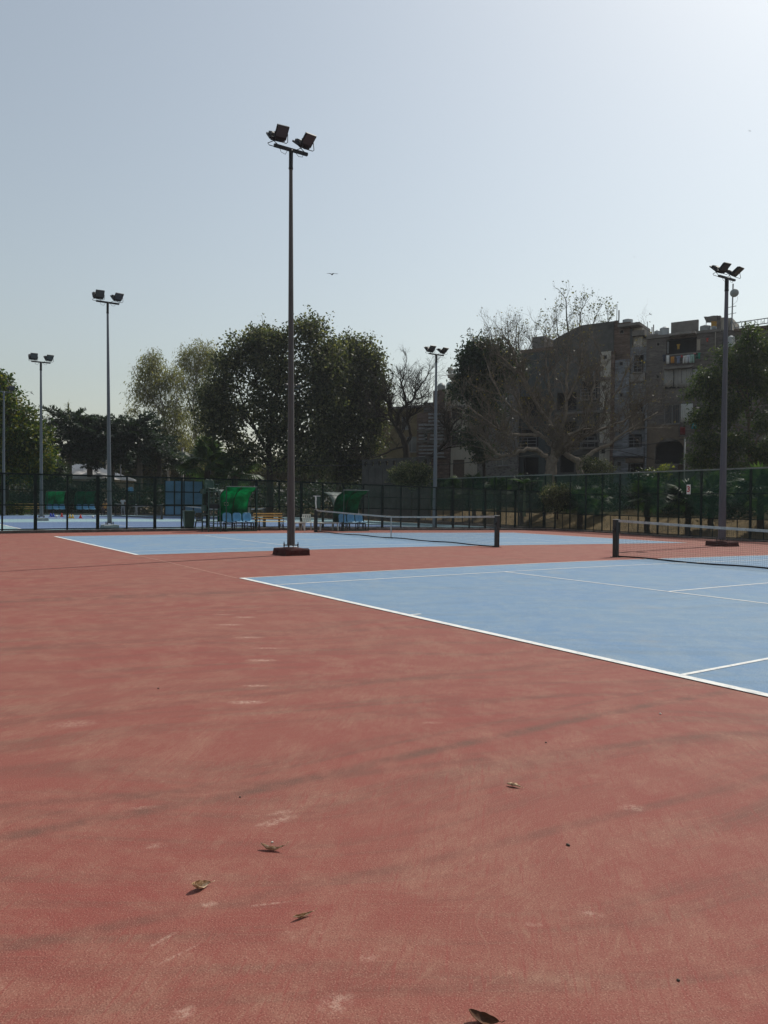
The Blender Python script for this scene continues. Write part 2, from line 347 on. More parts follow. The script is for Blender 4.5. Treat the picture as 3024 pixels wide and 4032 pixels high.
# ------------------------------------------------------------------ floodlight poles
M_GALV = plain('weathered_brown_grey_pole', (.075, .072, .072), .6, .3, 2.2, .35, .1, dirt=(.055, .046, .042), streak=True)
M_GALV2 = plain('galvanised_blue_grey_pole', (.11, .127, .147), .5, .2, 2., .45, .3, streak=True)
M_GALV3 = plain('purple_grey_pole', (.085, .085, .102), .55, .2, 2., .45, .3, streak=True)
M_BLK = plain('black_lamp_housing', (.009, .009, .01), .5, .3, 8., .35)
M_GLASS = NT('floodlight_glass').base((.05, .05, .055), .3, .4)
M_PLAST = plain('pale_label_plate', (.42, .40, .36), .6, .2, 6.)
M_PLINTH = plain('red_painted_rough_concrete', (.062, .018, .016), .9, .4, 5., .2, dirt=(.06, .05, .042), bump=.8)
M_PLINTH2 = plain('grey_rough_concrete', (.22, .25, .26), .9, .3, 5., .2, bump=.8)
M_STEEL = plain('rusty_steel', (.055, .048, .045), .6, .4, 12., .4, .4, dirt=(.11, .05, .03))
def floodlight(parent, y, sgn, M=None, tilt=50, w=.36, h=.34, yaw=0., zc=.24):
    """housing, glass and stirrup bracket of one lamp, hung at y on the crossbar and aimed towards sgn*x"""
    Mx = Matrix.Translation((sgn*.19, y, zc)) @ Matrix.Rotation(yaw, 4, 'Z') @ Matrix.Rotation(0 if sgn > 0 else math.pi, 4, 'Z') @ Matrix.Rotation(R(tilt), 4, 'Y')
    b = MB(); b.box(-.05, .0, -w/2, w/2, -h/2, h/2, Mx); b.box(-.11, -.05, -w/2+.04, w/2-.04, -h/2+.03, h/2-.05, Mx)
    for k in range(7): b.box(-.135, -.11, -w/2+.06+k*(w-.13)/6, -w/2+.07+k*(w-.13)/6, -h/2+.05, h/2-.08, Mx)
    b.box(-.09, .012, -w/2+.03, w/2-.03, -h/2-.045, -h/2, Mx)
    o = b.build('floodlight', M_BLK, parent, bevel=.006)
    g_ = MB(); g_.box(0, .006, -w/2+.025, w/2-.025, -h/2+.07, h/2-.02, Mx); g_.build('glass', M_GLASS, o)
    g_ = MB(); g_.box(-.145, -.136, -.06, .08, -.07, .03, Mx); g_.build('label_plate', M_PLAST, o)
    g_ = MB(); pv = [Mx @ Vector((-.04, s*(w/2+.012), -.02)) for s in (-1, 1)]
    z0 = .03; q = sgn*.17
    g_.tube([pv[0], (q, y-w/2-.012, z0+.04), (q, y-w/2+.03, z0), (q, y+w/2-.03, z0), (q, y+w/2+.012, z0+.04), pv[1]], .011, 5); g_.build('bracket', M_BLK, o)
    return o
def pole(base, h, label, mat=M_GALV, plinth=M_PLINTH, r0=.108, r1=.048, pl=(.78, .72, .19), yaw=0., detail=True, lean=(0, 0), pair=2, barw=.5, skew=0., lw=.36):
    t = thing('floodlight_pole', label, 'floodlight', base, yaw, 'tall floodlight poles round the courts')
    if plinth is not None:
        p = MB(); rr = random.Random(label); ax, ay, az = pl
        ring = [(-.5, -.5), (-.17, -.52), (.17, -.5), (.5, -.5), (.51, -.15), (.5, .2), (.5, .5), (.1, .5), (-.2, .52), (-.5, .5), (-.52, .1)]
        n = len(ring); vs = []
        for z, k in ((-.02, 1.06), (.05, 1.0), (az*.8, .985), (az, .93)):
            for x, y in ring: vs.append((x*ax*k+rr.uniform(-.012, .012), y*ay*k+rr.uniform(-.012, .012), z+rr.uniform(-.012, .012)))
        fs = [(i*n+j, i*n+(j+1) % n, (i+1)*n+(j+1) % n, (i+1)*n+j) for i in range(3) for j in range(n)]+[tuple(3*n+j for j in range(n))]
        p.add(vs, fs); p.build('plinth', plinth, t)
        zp = az+.07
        p = MB(); p.lathe([(.2, zp), (.2, zp+.018)], 8); p.build('base_plate', M_STEEL, t)
        for sx in (-1, 1):
            for sy in (-1, 1):
                p = MB(); x, y = sx*.14, sy*.14
                p.bar((x, y, az-.03), (x, y, zp+.1), .011); p.lathe([(.024, zp+.018), (.024, zp+.044)], 6, (x, y, 0)); p.lathe([(.024, zp-.03), (.024, zp-.002)], 6, (x, y, 0)); p.build('bolt', M_STEEL, t)
    else: zp = 0.
    p = MB(); n = 8; lx, ly = lean
    p.tube([(lx*f, ly*f, zp+.018+(h-zp-.5)*f) for f in (0, .25, .5, .75, 1)], [r0+(r1-r0)*f for f in (0, .25, .5, .75, 1)], n, True, R(22.5)); p.build('shaft', mat, t)
    if detail:
        p = MB(); p.box(-.05, .05, -r0*.98-.006, -r0*.9, 1.35, 1.75); p.build('access_door', mat, t)
    p = MB(); p.lathe([(r1+.004, h-.58), (r1+.014, h-.57), (r1+.014, h-.54), (r1+.008, h-.5), (r1+.008, h-.05), (r1*.8, h-.03)], 12, (lx, ly, 0)); p.build('collar', M_BLK if detail else mat, t, True)
    a = thing_part = None
    p = MB(); p.rbar((lx, ly-barw, h-.05), (lx, ly+barw, h-.05), .08, .075); bar = p.build('crossbar', M_BLK if detail else mat, t)
    for sy in (-1, 1):
        for sg in (1, -1):
            f = floodlight(bar, ly+sy*(barw-.1)+sg*.03, sg, tilt=50+(4 if sy > 0 else -2), yaw=skew+R(6*sy), w=lw, h=lw*1.08, zc=.27)
            f.location = (lx, 0, h-.03)
    if detail:
        for s, d in ((-1, .14), (1, .1)): p = MB(); p.tube([(lx+.03, ly+s*.12, h-.1), (lx+.06, ly+s*.2, h-.1-d), (lx+.05, ly+s*.32, h-.12-d*.6), (lx+.03, ly+s*.36, h-.08)], .007, 4); p.build('cable', M_CORD, t)
    return t
def lean_to(w, px, py): d = (np.array([w[0], w[1], 0])-C)@FW0; k = float((at(px, py, d)-w)@RT0); return (RT0[0]*k, RT0[1]*k)     # poles are not quite plumb
def pole_h(w, px, py): d = (np.array([w[0], w[1], 0])-C)@FW0; return at(px, py, d)[2]-w[2]
w = ground_at(1143, 2186); w[0] -= .1; w[1] += .07; w[2] = gz(w[1])
pole(w, pole_h(w, 1143, 583), 'tallest brown-grey floodlight pole on a red plinth between the courts', lean=lean_to(w, 1146, 583), lw=.34)
w = np.array([-24.85, 3.85, 0.]); pole(w, pole_h(w, 423, 1187), 'second tallest grey pole, second from left, rising beyond the left fence', M_GALV2, M_PLINTH2, .11, .05, lw=.4, barw=.54, lean=lean_to(w, 424, 1187))
w = np.append(on_x(163, 2040, -39.)[:2], 0.); pole(w, pole_h(w, 161, 1423), 'slim pale grey floodlight pole left of the dark palms, before the dense tree', M_GALV2, M_PLINTH2, .115, .06, barw=.56, lw=.42, lean=lean_to(w, 161, 1423))
w = np.array([-27.0, 25.45, gz(25.4)]); w[:2] = on_x(1712, 2040, -27.)[:2]; pole(w, pole_h(w, 1718, 1393), 'grey floodlight pole standing in front of the bare tree', M_GALV2, None, .16, .07, detail=True, barw=.62, lw=.44, lean=lean_to(w, 1718, 1393))
w = ground_at(2842, 2150); pole(w, pole_h(w, 2862, 1090), 'purple-grey floodlight pole on a dark plinth behind the nearest net', M_GALV3, M_PLINTH, .15, .07, (.95, .8, .2), barw=.55, lw=.38, lean=lean_to(w, 2862, 1090))
w = at(14, 2040, 60.); w[2] = 0; pole(w, pole_h(w, 14, 1540), 'pale floodlight pole at the extreme left edge before the dense green tree', M_GALV2, None, .13, .07, detail=False, barw=.6, lw=.42)
w = at(826, 2010, 76.); w[2] = -.3; pole(w, pole_h(w, 826, 1616), 'thin distant floodlight pole beside the fan palm left of the large tree', M_GALV2, None, .11, .07, detail=False, barw=.5)
w = at(1150, 2010, 62.); w[2] = -.2; pole(w, pole_h(w, 1150, 1530), 'distant floodlight pole almost hidden behind the tallest pole', M_GALV2, None, .1, .06, detail=False, barw=.5)

# ------------------------------------------------------------------ fences
M_FENCE = plain('dark_green_fence_paint', (.006, .014, .012), .6, .35, 6., .15)
M_FTOP = plain('sunlit_tint_rail', (.16, .18, .17), .55, .3, 4., .5, .2)  # light grey puts the sun glancing along the top rails into the colour
M_WIRE = plain('fence_wire', (.008, .018, .015), .6, .2, 5., .2)
M_KERB = plain('mossy_concrete_kerb', (.12, .105, .095), .95, .4, 3., .1, dirt=(.07, .035, .03), bump=.6)
def shade_net(name, k0, c, tc):
    m = NT(name); v = m.obj(); m.base(c, .9, .05); tr = m.n('BsdfTransparent'); tl = m.n('BsdfTranslucent', Color=tc); mx = m.n('MixShader', Fac=.4); m.t.links.new(m.bsdf.outputs[0], mx.inputs[1]); m.t.links.new(tl.outputs[0], mx.inputs[2])
    k = m.math('ADD', k0, m.math('MULTIPLY', m.noise(m.mapping(v, (.6, 1, 2.5)), 1.2, 4), .3)); m2 = m.n('MixShader', Fac=k)
    m.t.links.new(tr.outputs[0], m2.inputs[1]); m.t.links.new(mx.outputs[0], m2.inputs[2]); m.t.links.new(m2.outputs[0], m.out.inputs['Surface']); return m.mat
M_SHADE = shade_net('green_shade_net', .14, (.006, .03, .022), (.006, .04, .026)); M_SHADE2 = shade_net('thicker_green_shade_net', .42, (.005, .026, .018), (.004, .028, .018))
def fence(name, label, A, B, gf, top, rails, net_from, posts, kerb=.12, wire=.05, toprail=M_FENCE, short=(), seg=1.5, flip=1, netm=None):
    """gf(x, y) is the foot level; top, rails and the start of the shade net are heights above it"""
    A = np.array(A[:2], float); B = np.array(B[:2], float); Ln = np.linalg.norm(B-A); ang = math.atan2(*(B-A)[::-1])
    t = thing(name, label, 'fence', (A[0], A[1], 0), ang)
    g = lambda s: gf(*(A+(B-A)*min(1, max(0, s/Ln))))
    S_ = np.linspace(0, Ln, max(2, int(Ln/seg)+1))
    if kerb:
        rr = random.Random(label); b = MB(); ring = [(-.14, -.05), (-.13, kerb*.8), (-.1, kerb), (.13, kerb), (.15, -.05)]
        b.grid([[(s, y+rr.uniform(-.012, .012), g(s)+z+rr.uniform(-.012, .012)) for y, z in ring] for s in np.linspace(0, Ln, len(S_)*2)]); b.build('kerb', M_KERB, t)
    zk = kerb-.01
    for s, hw in posts:
        b = MB(); b.box(s-hw, s+hw, -.03, .03, g(s)+zk-.05, g(s)+top+(.03 if hw > .03 else -.03)); b.build('post', M_FENCE, t)
    for s, z1 in short:
        b = MB(); b.box(s-.016, s+.016, -.018, .018, g(s)+zk, g(s)+z1); b.build('stiffener', M_FENCE, t)
    for i, (z, rh) in enumerate([(top, .07)]+list(rails)+[(zk+.05, .045)]):
        b = MB(); y = -.05*flip; hh = rh/2
        ring = [(y-.016, -hh), (y+.016, -hh), (y+.016, hh), (y-.016, hh), (y-.016, -hh)]
        b.grid([[(s, yy, g(s)+z+zz) for yy, zz in ring] for s in S_]); b.build('rail', toprail if i == 0 else M_FENCE, t)
    b = MB()
    for s in np.arange(0, Ln, wire): b.tube([(s, 0, g(s)+zk+.02), (s, 0, g(s)+top)], .0017, 3, False)
    nz = int((top-zk)/wire)
    for i in range(nz):
        f = zk+(top-zk)*(i+.5)/nz; b.tube([(s, .004, g(s)+f) for s in S_], .0017, 3, False)
    tag(b.build('wire_mesh', M_WIRE, t), kind='stuff')
    if net_from is not None:
        b = MB()
        b.grid([[(s, .03+.012*math.sin(s*2.1+k*3), g(s)+net_from+(top-net_from)*k/4) for s in np.linspace(0, Ln, int(Ln/.6))] for k in range(5)])
        tag(b.build('shade_net', netm or M_SHADE, t), kind='stuff')
    return t
ps = [(13.94+1.265*k, .065 if k % 2 == 0 else .034) for k in range(-11, 25) if 0 <= 13.94+1.265*k < 45.2]
fence('wire_fence', 'long dark green mesh fence with shade netting along the left, on a low kerb', F1A, F1B, lambda x, y: gz(y), 2.46, [(1.8, .03), (1.17, .05)], 1.17, ps)
ps = [(.17+1.457*k, .055 if k % 2 == 0 else .03) for k in range(0, 22)]; sh = [(.17+1.457*k+.73, 1.06) for k in range(0, 22)]
fence('wire_fence', 'taller dark green mesh fence across the far end, in front of the grassy bank', F2A, F2B, lambda x, y: -.30, 3.53, [(2.31, .05), (1.07, .05)], 1.07, ps, .1, toprail=M_FTOP, short=sh, seg=30, netm=M_SHADE2)
ps = [(.73+1.457*k, .05 if k % 2 == 0 else .028) for k in range(0, 24)]
W4 = np.array([-57.5, 35.75])
fence('wire_fence', 'dark green mesh fence of the west courts running on behind the shelters', F2A+np.array([-.15, .02]), W4, lambda x, y: -.30+.0012*(-22-x), 3.6, [(2.31, .05), (1.07, .05)], 1.07, ps, .1, toprail=M_FTOP, seg=40, flip=-1, netm=M_SHADE2)
ps = [(1.2+2.5*k, .04) for k in range(0, 20)]
fence('wire_fence', 'farthest mesh fence, behind the seats and cones of the west courts', (-57.5, -14), W4, lambda x, y: gz(y), 2.9, [(1.9, .04), (1.0, .04)], 1.0, ps, .12, wire=.075)
w = on_line(2716, 1927, F2A, F2B); a = math.atan2(*(F2B-F2A)[::-1])
sg = thing('number_sign', 'small white plate with a red number 3 hung on the far fence', 'sign', (w[0]-ndir[0]*.09, w[1]-ndir[1]*.09, w[2]), a)
b = MB(); b.box(-.13, .13, 0, .01, -.25, .25); b.build('plate', plain('white_sign_enamel', (.72, .70, .66), .4, .1, 5.), sg, bevel=.003)
fc = bpy.data.curves.new('numeral', 'FONT'); fc.body = '3'; fc.size = .42; fc.align_x = 'CENTER'; fc.align_y = 'CENTER'; fc.extrude = .004; fc.offset = .012
fo = bpy.data.objects.new('numeral_tmp', fc); col.objects.link(fo); bpy.context.view_layer.update()
me = bpy.data.meshes.new_from_object(fo.evaluated_get(bpy.context.evaluated_depsgraph_get())); bpy.data.objects.remove(fo)
o = link('numeral', me, plain('red_sign_paint', (.42, .03, .03), .5, .1, 5.), sg); o.rotation_euler = (R(90), 0, 0); o.location = (0, -.006, 0)
# ------------------------------------------------------------------ court-side furniture
M_GRN = plain('green_tube_paint', (.012, .045, .03), .45, .3, 8., .5)
M_BLUESEAT = plain('blue_moulded_plastic', (.09, .28, .45), .45, .18, 5., .5, dirt=(.10, .22, .33))
M_DARKLEG = plain('dark_steel_legs', (.012, .013, .014), .5, .3, 6.)
M_YEL = plain('yellow_slat_paint', (.50, .31, .09), .55, .25, 7., .4, dirt=(.30, .18, .06), streak=False)
M_IRON = plain('cast_iron', (.012, .012, .012), .5, .3, 9.)
M_WPLAST = plain('weathered_white_plastic', (.50, .51, .46), .6, .2, 5., .4, dirt=(.30, .31, .27))
M_BIN = plain('dark_green_bin_plastic', (.012, .05, .03), .45, .25, 5., .5)
M_DKPLAST = plain('dark_brown_plastic', (.035, .034, .028), .5, .3, 6.)
M_WHITE = plain('white_paint', (.62, .62, .60), .6, .15, 6.)
def canopy_mat(name, c, tcol, k):
    m = NT(name); v = m.obj(); bl = m.step(m.noise(v, 2.6, 7, .65), .38, .66)
    cc = m.mix(tuple(x*.45 for x in c), c, bl); m.base(cc, .5, .3)
    tl = m.n('BsdfTranslucent', Color=m.mix(tuple(x*.4 for x in tcol), tcol, bl)); mx = m.n('MixShader', Fac=k)
    m.t.links.new(m.bsdf.outputs[0], mx.inputs[1]); m.t.links.new(tl.outputs[0], mx.inputs[2]); m.t.links.new(mx.outputs[0], m.out.inputs['Surface']); return m.mat
M_CANO = canopy_mat('green_canopy_sheet', (.012, .15, .08), (.012, .48, .24), .65)
M_CANO2 = canopy_mat('deep_green_canopy_sheet', (.008, .09, .055), (.008, .24, .13), .62)
M_CANOW = canopy_mat('sunlit_tint_canopy_sheet', (.42, .46, .43), (.6, .66, .6), .4)  # whitish colour paints in the sun glare through a translucent canopy
def seat_shell(w=.44):
    prof = [(-.24, .0), (-.23, .022), (-.15, .03), (0, .005), (.12, .0), (.18, .03), (.215, .12), (.235, .24), (.255, .36), (.262, .41), (.266, .435)]   # (y, z) from front lip to top of back
    P = []
    for i, (y, z) in enumerate(prof):
        f = i/(len(prof)-1); half = w/2*(1 if f < .72 else max(.12, math.sqrt(max(0, 1-((f-.72)/.30)**2)))*1.0); row = []
        for j in range(9):
            u = -1+2*j/8; dish = .03*(abs(u)**2.2); row.append((u*half, y-(dish if z > .1 else 0)*1.2, z+(dish if z <= .1 else 0)))
        P.append(row)
    return P
def seat_row(parent, n=3, pitch=.5, mat=M_BLUESEAT, zs=.43, y=.35):
    b = MB(); b.grid(seat_shell()); me = b.mesh('seat', True)
    me.materials.append(mat)
    for i in range(n):
        o = link('seat', me, None, parent); o.location = ((i-(n-1)/2)*pitch, y, zs)
        s = o.modifiers.new('thick', 'SOLIDIFY'); s.thickness = .012
        l = MB()
        for k in range(5): l.tube([(-.08+k*.04, .205, .15), (-.08+k*.04, .235, .33)], .004, 4)
        lo = l.build('moulded_ribs', mat, o)
    b = MB(); h = (n*pitch)/2; b.rbar((-h, y, zs-.05), (h, y, zs-.05), .06, .05); b.build('beam', M_DARKLEG, parent)
    for x in [(-h+.04), 0-pitch/2, pitch/2, h-.04]:
        b = MB(); b.rbar((x, y-.12, .0), (x, y-.1, zs-.03), .045, .045); b.rbar((x, y+.12, .0), (x, y+.1, zs-.03), .03, .03); b.rbar((x, y-.13, zs-.06), (x, y+.13, zs-.06), .03, .03); b.build('leg', M_DARKLEG, parent)
def shelter(loc, rz, w, label, can, h=1.98, seats=True, d=1.05, group='curved green player shelters'):
    t = thing('player_shelter', label, 'shelter', loc, rz, group); hw = w/2
    prof = [(d, .42), (d+.01, .8), (d-.02, 1.1), (d-.11, 1.4), (d-.28, 1.66), (d-.52, 1.85), (d-.8, 1.94), (0., h)]
    for x in (-hw, hw):
        b = MB(); b.rbar((x, 0, 0), (x, 0, h), .04, .04); b.build('front_post', M_GRN, t)
        b = MB(); b.rbar((x, -.02, .03), (x, d+.02, .03), .04, .05); b.build('base_rail', M_GRN, t)
    b = MB(); b.rbar((-hw, -.02, .03), (hw, -.02, .03), .04, .05); b.build('base_rail', M_GRN, t)
    b = MB(); b.rbar((-hw-.02, 0, h+.012), (hw+.02, 0, h+.012), .045, .04); b.build('front_rail', M_FTOP, t)
    for x in (-hw, 0, hw):
        b = MB(); b.tube([(x, y+.018, z-.01) for y, z in [(d, .03)]+prof], .02, 6); b.build('rib', M_GRN, t)
    b = MB(); b.grid([[(x, y, z+.012) for x in np.linspace(-hw, hw, 7)] for y, z in prof]); o = b.build('canopy', can, t, True)
    s = o.modifiers.new('thick', 'SOLIDIFY'); s.thickness = .004
    if seats: seat_row(t, 3, w/3, y=.35)
    return t
XF = -20.15
def shelter_at(p0, p1, toppy, label, can, x=XF):
    a = on_x(p0, 2060, x); e = on_x(p1, 2060, x); yc = (a[1]+e[1])/2; g = gz(yc); zt = on_x((p0+p1)/2, toppy, x)[2]-g
    return shelter((x, yc, g), R(90), e[1]-a[1], label, can, zt), yc, e[1]-a[1]
s1, yc1, w1 = shelter_at(891, 1010, 1917, 'bright green curved player shelter with three blue seats by the umpire chair', M_CANO)
b = MB(); hw = .1
for a_, c_ in (((-.1, -.07), (.1, -.07)), ((.1, -.07), (.1, .07)), ((.1, .07), (-.1, .07)), ((-.1, .07), (-.1, -.07))): b.rbar((a_[0], 0, a_[1]), (c_[0], 0, c_[1]), .004, .012)
o = b.build('sticker_outline', M_WPLAST, s1); o.location = (-.42, .86, 1.28); o.rotation_euler = (R(-14), 0, 0)
s2, yc2, w2 = shelter_at(1353, 1451, 1931, 'darker green curved player shelter with three blue seats behind the farther net', M_CANO2)
# shelters standing back to back with these on the other side of the fence
shelter((-22.75, yc1+.38, 0), R(-90), w1, 'pale player shelter with painted-in sun glare behind the fence, back to back with the bright green one', M_CANOW, 1.95, False, group=None)
shelter((-22.75, yc2+.34, gz(yc2)), R(-90), w2+.1, 'pale player shelter with painted-in sun glare behind the fence, back to back with the darker green one', M_CANOW, 2.0, False, group=None)

# wheeled bin
w = on_x(743, 2080, -22.1); t = thing('wheeled_bin', 'dark green wheeled bin beside the left fence, left of the umpire chair', 'bin', (w[0], w[1], .0), R(80))
b = MB(); bw, bd = .25, .27
vs = [(x*s, y*s, z) for z, s in ((.05, .82), (.86, 1.0)) for x, y in ((-bw, -bd), (bw, -bd), (bw, bd), (-bw, bd))]
b.add(vs, [(3, 2, 1, 0), (4, 5, 6, 7), (0, 1, 5, 4), (1, 2, 6, 5), (2, 3, 7, 6), (3, 0, 4, 7)]); b.build('body', M_BIN, t, bevel=.02)
b = MB(); b.box(-.28, .28, -.3, .3, .862, .885); b.box(-.24, .24, -.26, .25, .885, .93); b.build('lid', M_BIN, t, bevel=.015)
b = MB(); b.tube([(-.2, .31, .8), (-.2, .36, .84), (.2, .36, .84), (.2, .31, .8)], .015, 6); b.build('handle', M_BIN, t)
for s in (-1, 1):
    b = MB(); b.tube([(s*.2, .25, .09), (s*.25, .25, .09)], .09, 14); b.build('wheel', M_DARKLEG, t)

# plastic armchair
def armchair(loc, rz, label, mat, group=None):
    t = thing('plastic_armchair', label, 'chair', loc, rz, group)
    b = MB(); b.grid([[(x, y, .42+.015*abs(x/.24)**2-.01*(y < -.18)) for x in np.linspace(-.24, .24, 5)] for y in np.linspace(-.24, .2, 5)]); o = b.build('seat', mat, t, True); o.modifiers.new('t', 'SOLIDIFY').thickness = .02
    bk = MB(); bk.box(-.23, .23, .19, .215, .76, .83); bk.box(-.23, .23, .17, .2, .43, .48)
    bo = bk.build('backrest', mat, t)
    for k in range(5):
        q = MB(); x = -.2+k*.1; q.rbar((x, .185, .47), (x, .205, .77), .065, .014); q.build('slat', mat, bo)
    for sx in (-1, 1):
        for y0, y1 in ((-.24, -.2), (.24, .17)):
            q = MB(); q.rbar((sx*.27, y0, 0), (sx*.235, y1, .42), .055, .04); q.build('leg', mat, t)
        q = MB(); q.rbar((sx*.265, -.25, .64), (sx*.26, .2, .66), .055, .03); q.rbar((sx*.25, -.22, .42), (sx*.265, -.235, .64), .04, .03); q.build('armrest', mat, t)
    return t
w = on_x(796, 2080, -22.1); armchair((w[0], w[1], 0), R(120), 'dark plastic armchair between the bin and the umpire chair', M_DKPLAST, 'plastic armchairs by the fence')
w = on_x(1212, 2088, -20.75); armchair((w[0], w[1], gz(w[1])), R(84), 'weathered white plastic armchair standing between two low white tables', M_WPLAST, 'plastic armchairs by the fence')
def low_table(px0, px1, label, x=-20.75, rz=0):
    a = on_x(px0, 2070, x); e = on_x(px1, 2070, x); yc = (a[1]+e[1])/2; hw = (e[1]-a[1])/2
    t = thing('low_table', label, 'table', (x, yc, gz(yc)), R(90)+rz, 'low white plastic tables by the fence')
    b = MB(); b.box(-hw, hw, -.3, .3, .40, .43); b.box(-hw+.02, hw-.02, -.28, .28, .36, .40); b.build('table_top', M_WPLAST, t, bevel=.01)
    for sx in (-1, 1):
        for sy in (-1, 1):
            q = MB(); q.rbar((sx*(hw-.04), sy*.25, 0), (sx*(hw-.07), sy*.22, .37), .06, .05); q.build('leg', M_WPLAST, t)
    return t
low_table(1148, 1192, 'low white plastic table half hidden behind the tallest pole', -20.8)
low_table(1246, 1325, 'low white plastic table left of the darker green shelter', -20.6, R(4))
def slat_bench(loc, rz, ln, label):
    t = thing('slatted_bench', label, 'bench', loc, rz, 'yellow slatted benches'); h = ln/2
    for i, z in enumerate((.58, .70, .82)):
        b = MB(); b.box(-h, h, .16+i*.022, .185+i*.022, z-.03, z+.03); b.build('back_slat', M_YEL, t, bevel=.006)
    for i in range(4):
        b = MB(); y = -.26+i*.105; b.box(-h, h, y, y+.085, .43, .455); b.build('seat_slat', M_YEL, t, bevel=.006)
    for x in (-h+.14, h-.14):
        b = MB(); b.tube([(x, .26, 0), (x, .2, .2), (x, .17, .44), (x, .22, .7), (x, .245, .9)], .022, 6); b.tube([(x, -.27, 0), (x, -.24, .2), (x, -.2, .42), (x, .18, .42)], .022, 6)
        a = [(x, -.02+.13*math.cos(q), .22+.13*math.sin(q)) for q in np.linspace(0, 6.283, 15)]; b.tube(a, .016, 5)
        a = [(x, -.02+.06*math.cos(q), .22+.06*math.sin(q)) for q in np.linspace(0, 6.283, 11)]; b.tube(a, .012, 5)
        b.tube([(x, -.25, .6), (x, -.05, .62), (x, .2, .64)], .018, 6); b.tube([(x, -.25, .6), (x, -.26, .5), (x, -.2, .43)], .016, 6); b.build('iron_end', M_IRON, t)
    return t
a = on_x(1004, 2060, -20.85); e = on_x(1118, 2060, -20.85); slat_bench((-20.85, (a[1]+e[1])/2, gz(a[1])), R(90), e[1]-a[1], 'yellow slatted bench with black iron ends between the shelter and the tallest pole')
# umpire chair
def umpire_chair(loc, rz, label, mat, seatmat, hp=1.84, w=.56, d=.75):
    t = thing('umpire_chair', label, 'umpire chair', loc, rz, 'tall umpire chairs'); hw = w/2
    for sx in (-1, 1):
        b = MB(); b.rbar((sx*hw*1.02, -.08, 0), (sx*hw*.92, 0, hp), .045, .045); b.build('ladder_rail', mat, t)
        b = MB(); b.rbar((sx*hw, d, 0), (sx*hw, d-.06, hp), .045, .045); b.build('leg', mat, t)
        b = MB(); b.rbar((sx*hw, -.04, .8), (sx*hw, d-.03, .8), .03, .03); b.rbar((sx*hw, -.06, .2), (sx*hw, d, .2), .03, .03); b.build('side_brace', mat, t)
    for k in range(6):
        z = .2+k*.27; b = MB(); b.rbar((-hw, -.08+.08*z/hp, z), (hw, -.08+.08*z/hp, z), .035, .03); b.build('rung', mat, t)
    b = MB(); b.rbar((-hw, d, .25), (hw, d, .25), .03, .03); b.rbar((-hw, d-.03, 1.2), (hw, d-.03, 1.2), .03, .03); b.build('back_brace', mat, t)
    b = MB(); b.box(-hw-.03, hw+.03, -.02, d, hp, hp+.03); b.build('platform', mat, t)
    b = MB(); b.box(-hw+.04, hw-.02, .02, .3, 1.06, 1.32); b.build('box', M_BLK, t)
    P = [[(x*.46, y*.46/.44+.38, z+hp+.12) for x, y, z in row] for row in seat_shell(1.0)]
    b = MB(); b.grid([[(x*1.0, y, z) for x, y, z in row] for row in P]); o = b.build('seat', seatmat, t, True); o.modifiers.new('t', 'SOLIDIFY').thickness = .02
    for sx in (-1, 1):
        b = MB(); b.tube([(sx*.26, .1, hp+.03), (sx*.27, .1, hp+.33), (sx*.27, .5, hp+.34), (sx*.25, .62, hp+.05)], .018, 6); b.build('armrest', mat, t)
    b = MB(); b.box(-hw-.17, -hw-.02, .2, .55, hp-.1, hp+.12); b.build('writing_shelf', mat, t)
    b = MB(); b.box(-hw-.14, -hw-.03, .1, .5, .95, 1.2); b.build('document_pocket', mat, t)
    return t
w = on_x(842, 2093, -19.95); umpire_chair((w[0], w[1], gz(w[1])), R(90), 'tall dark green umpire chair with a ladder, left of the bright green shelter', M_GRN, M_BIN)
# torn board on the fence
w = on_x(1247, 1976, -21.3); t = thing('hanging_board', 'small green board with a torn white edge strip hung on the fence', 'board', (w[0], w[1], w[2]), R(90))
b = MB(); b.box(-.06, .2, -.012, .012, -.3, .28); b.build('panel', M_GRN, t)
b = MB(); b.grid([[(-.12+.04*f+dx+.01*math.sin(f*9), -.02, .28-f*.62) for dx in (0, .09-.03*f)] for f in np.linspace(0, 1, 9)]); o = b.build('edge_strip', M_WHITE, t); o.modifiers.new('t', 'SOLIDIFY').thickness = .012
b = MB(); b.box(-.2, .2, -.03, .02, .28, .315); b.build('top_strip', M_WHITE, t)

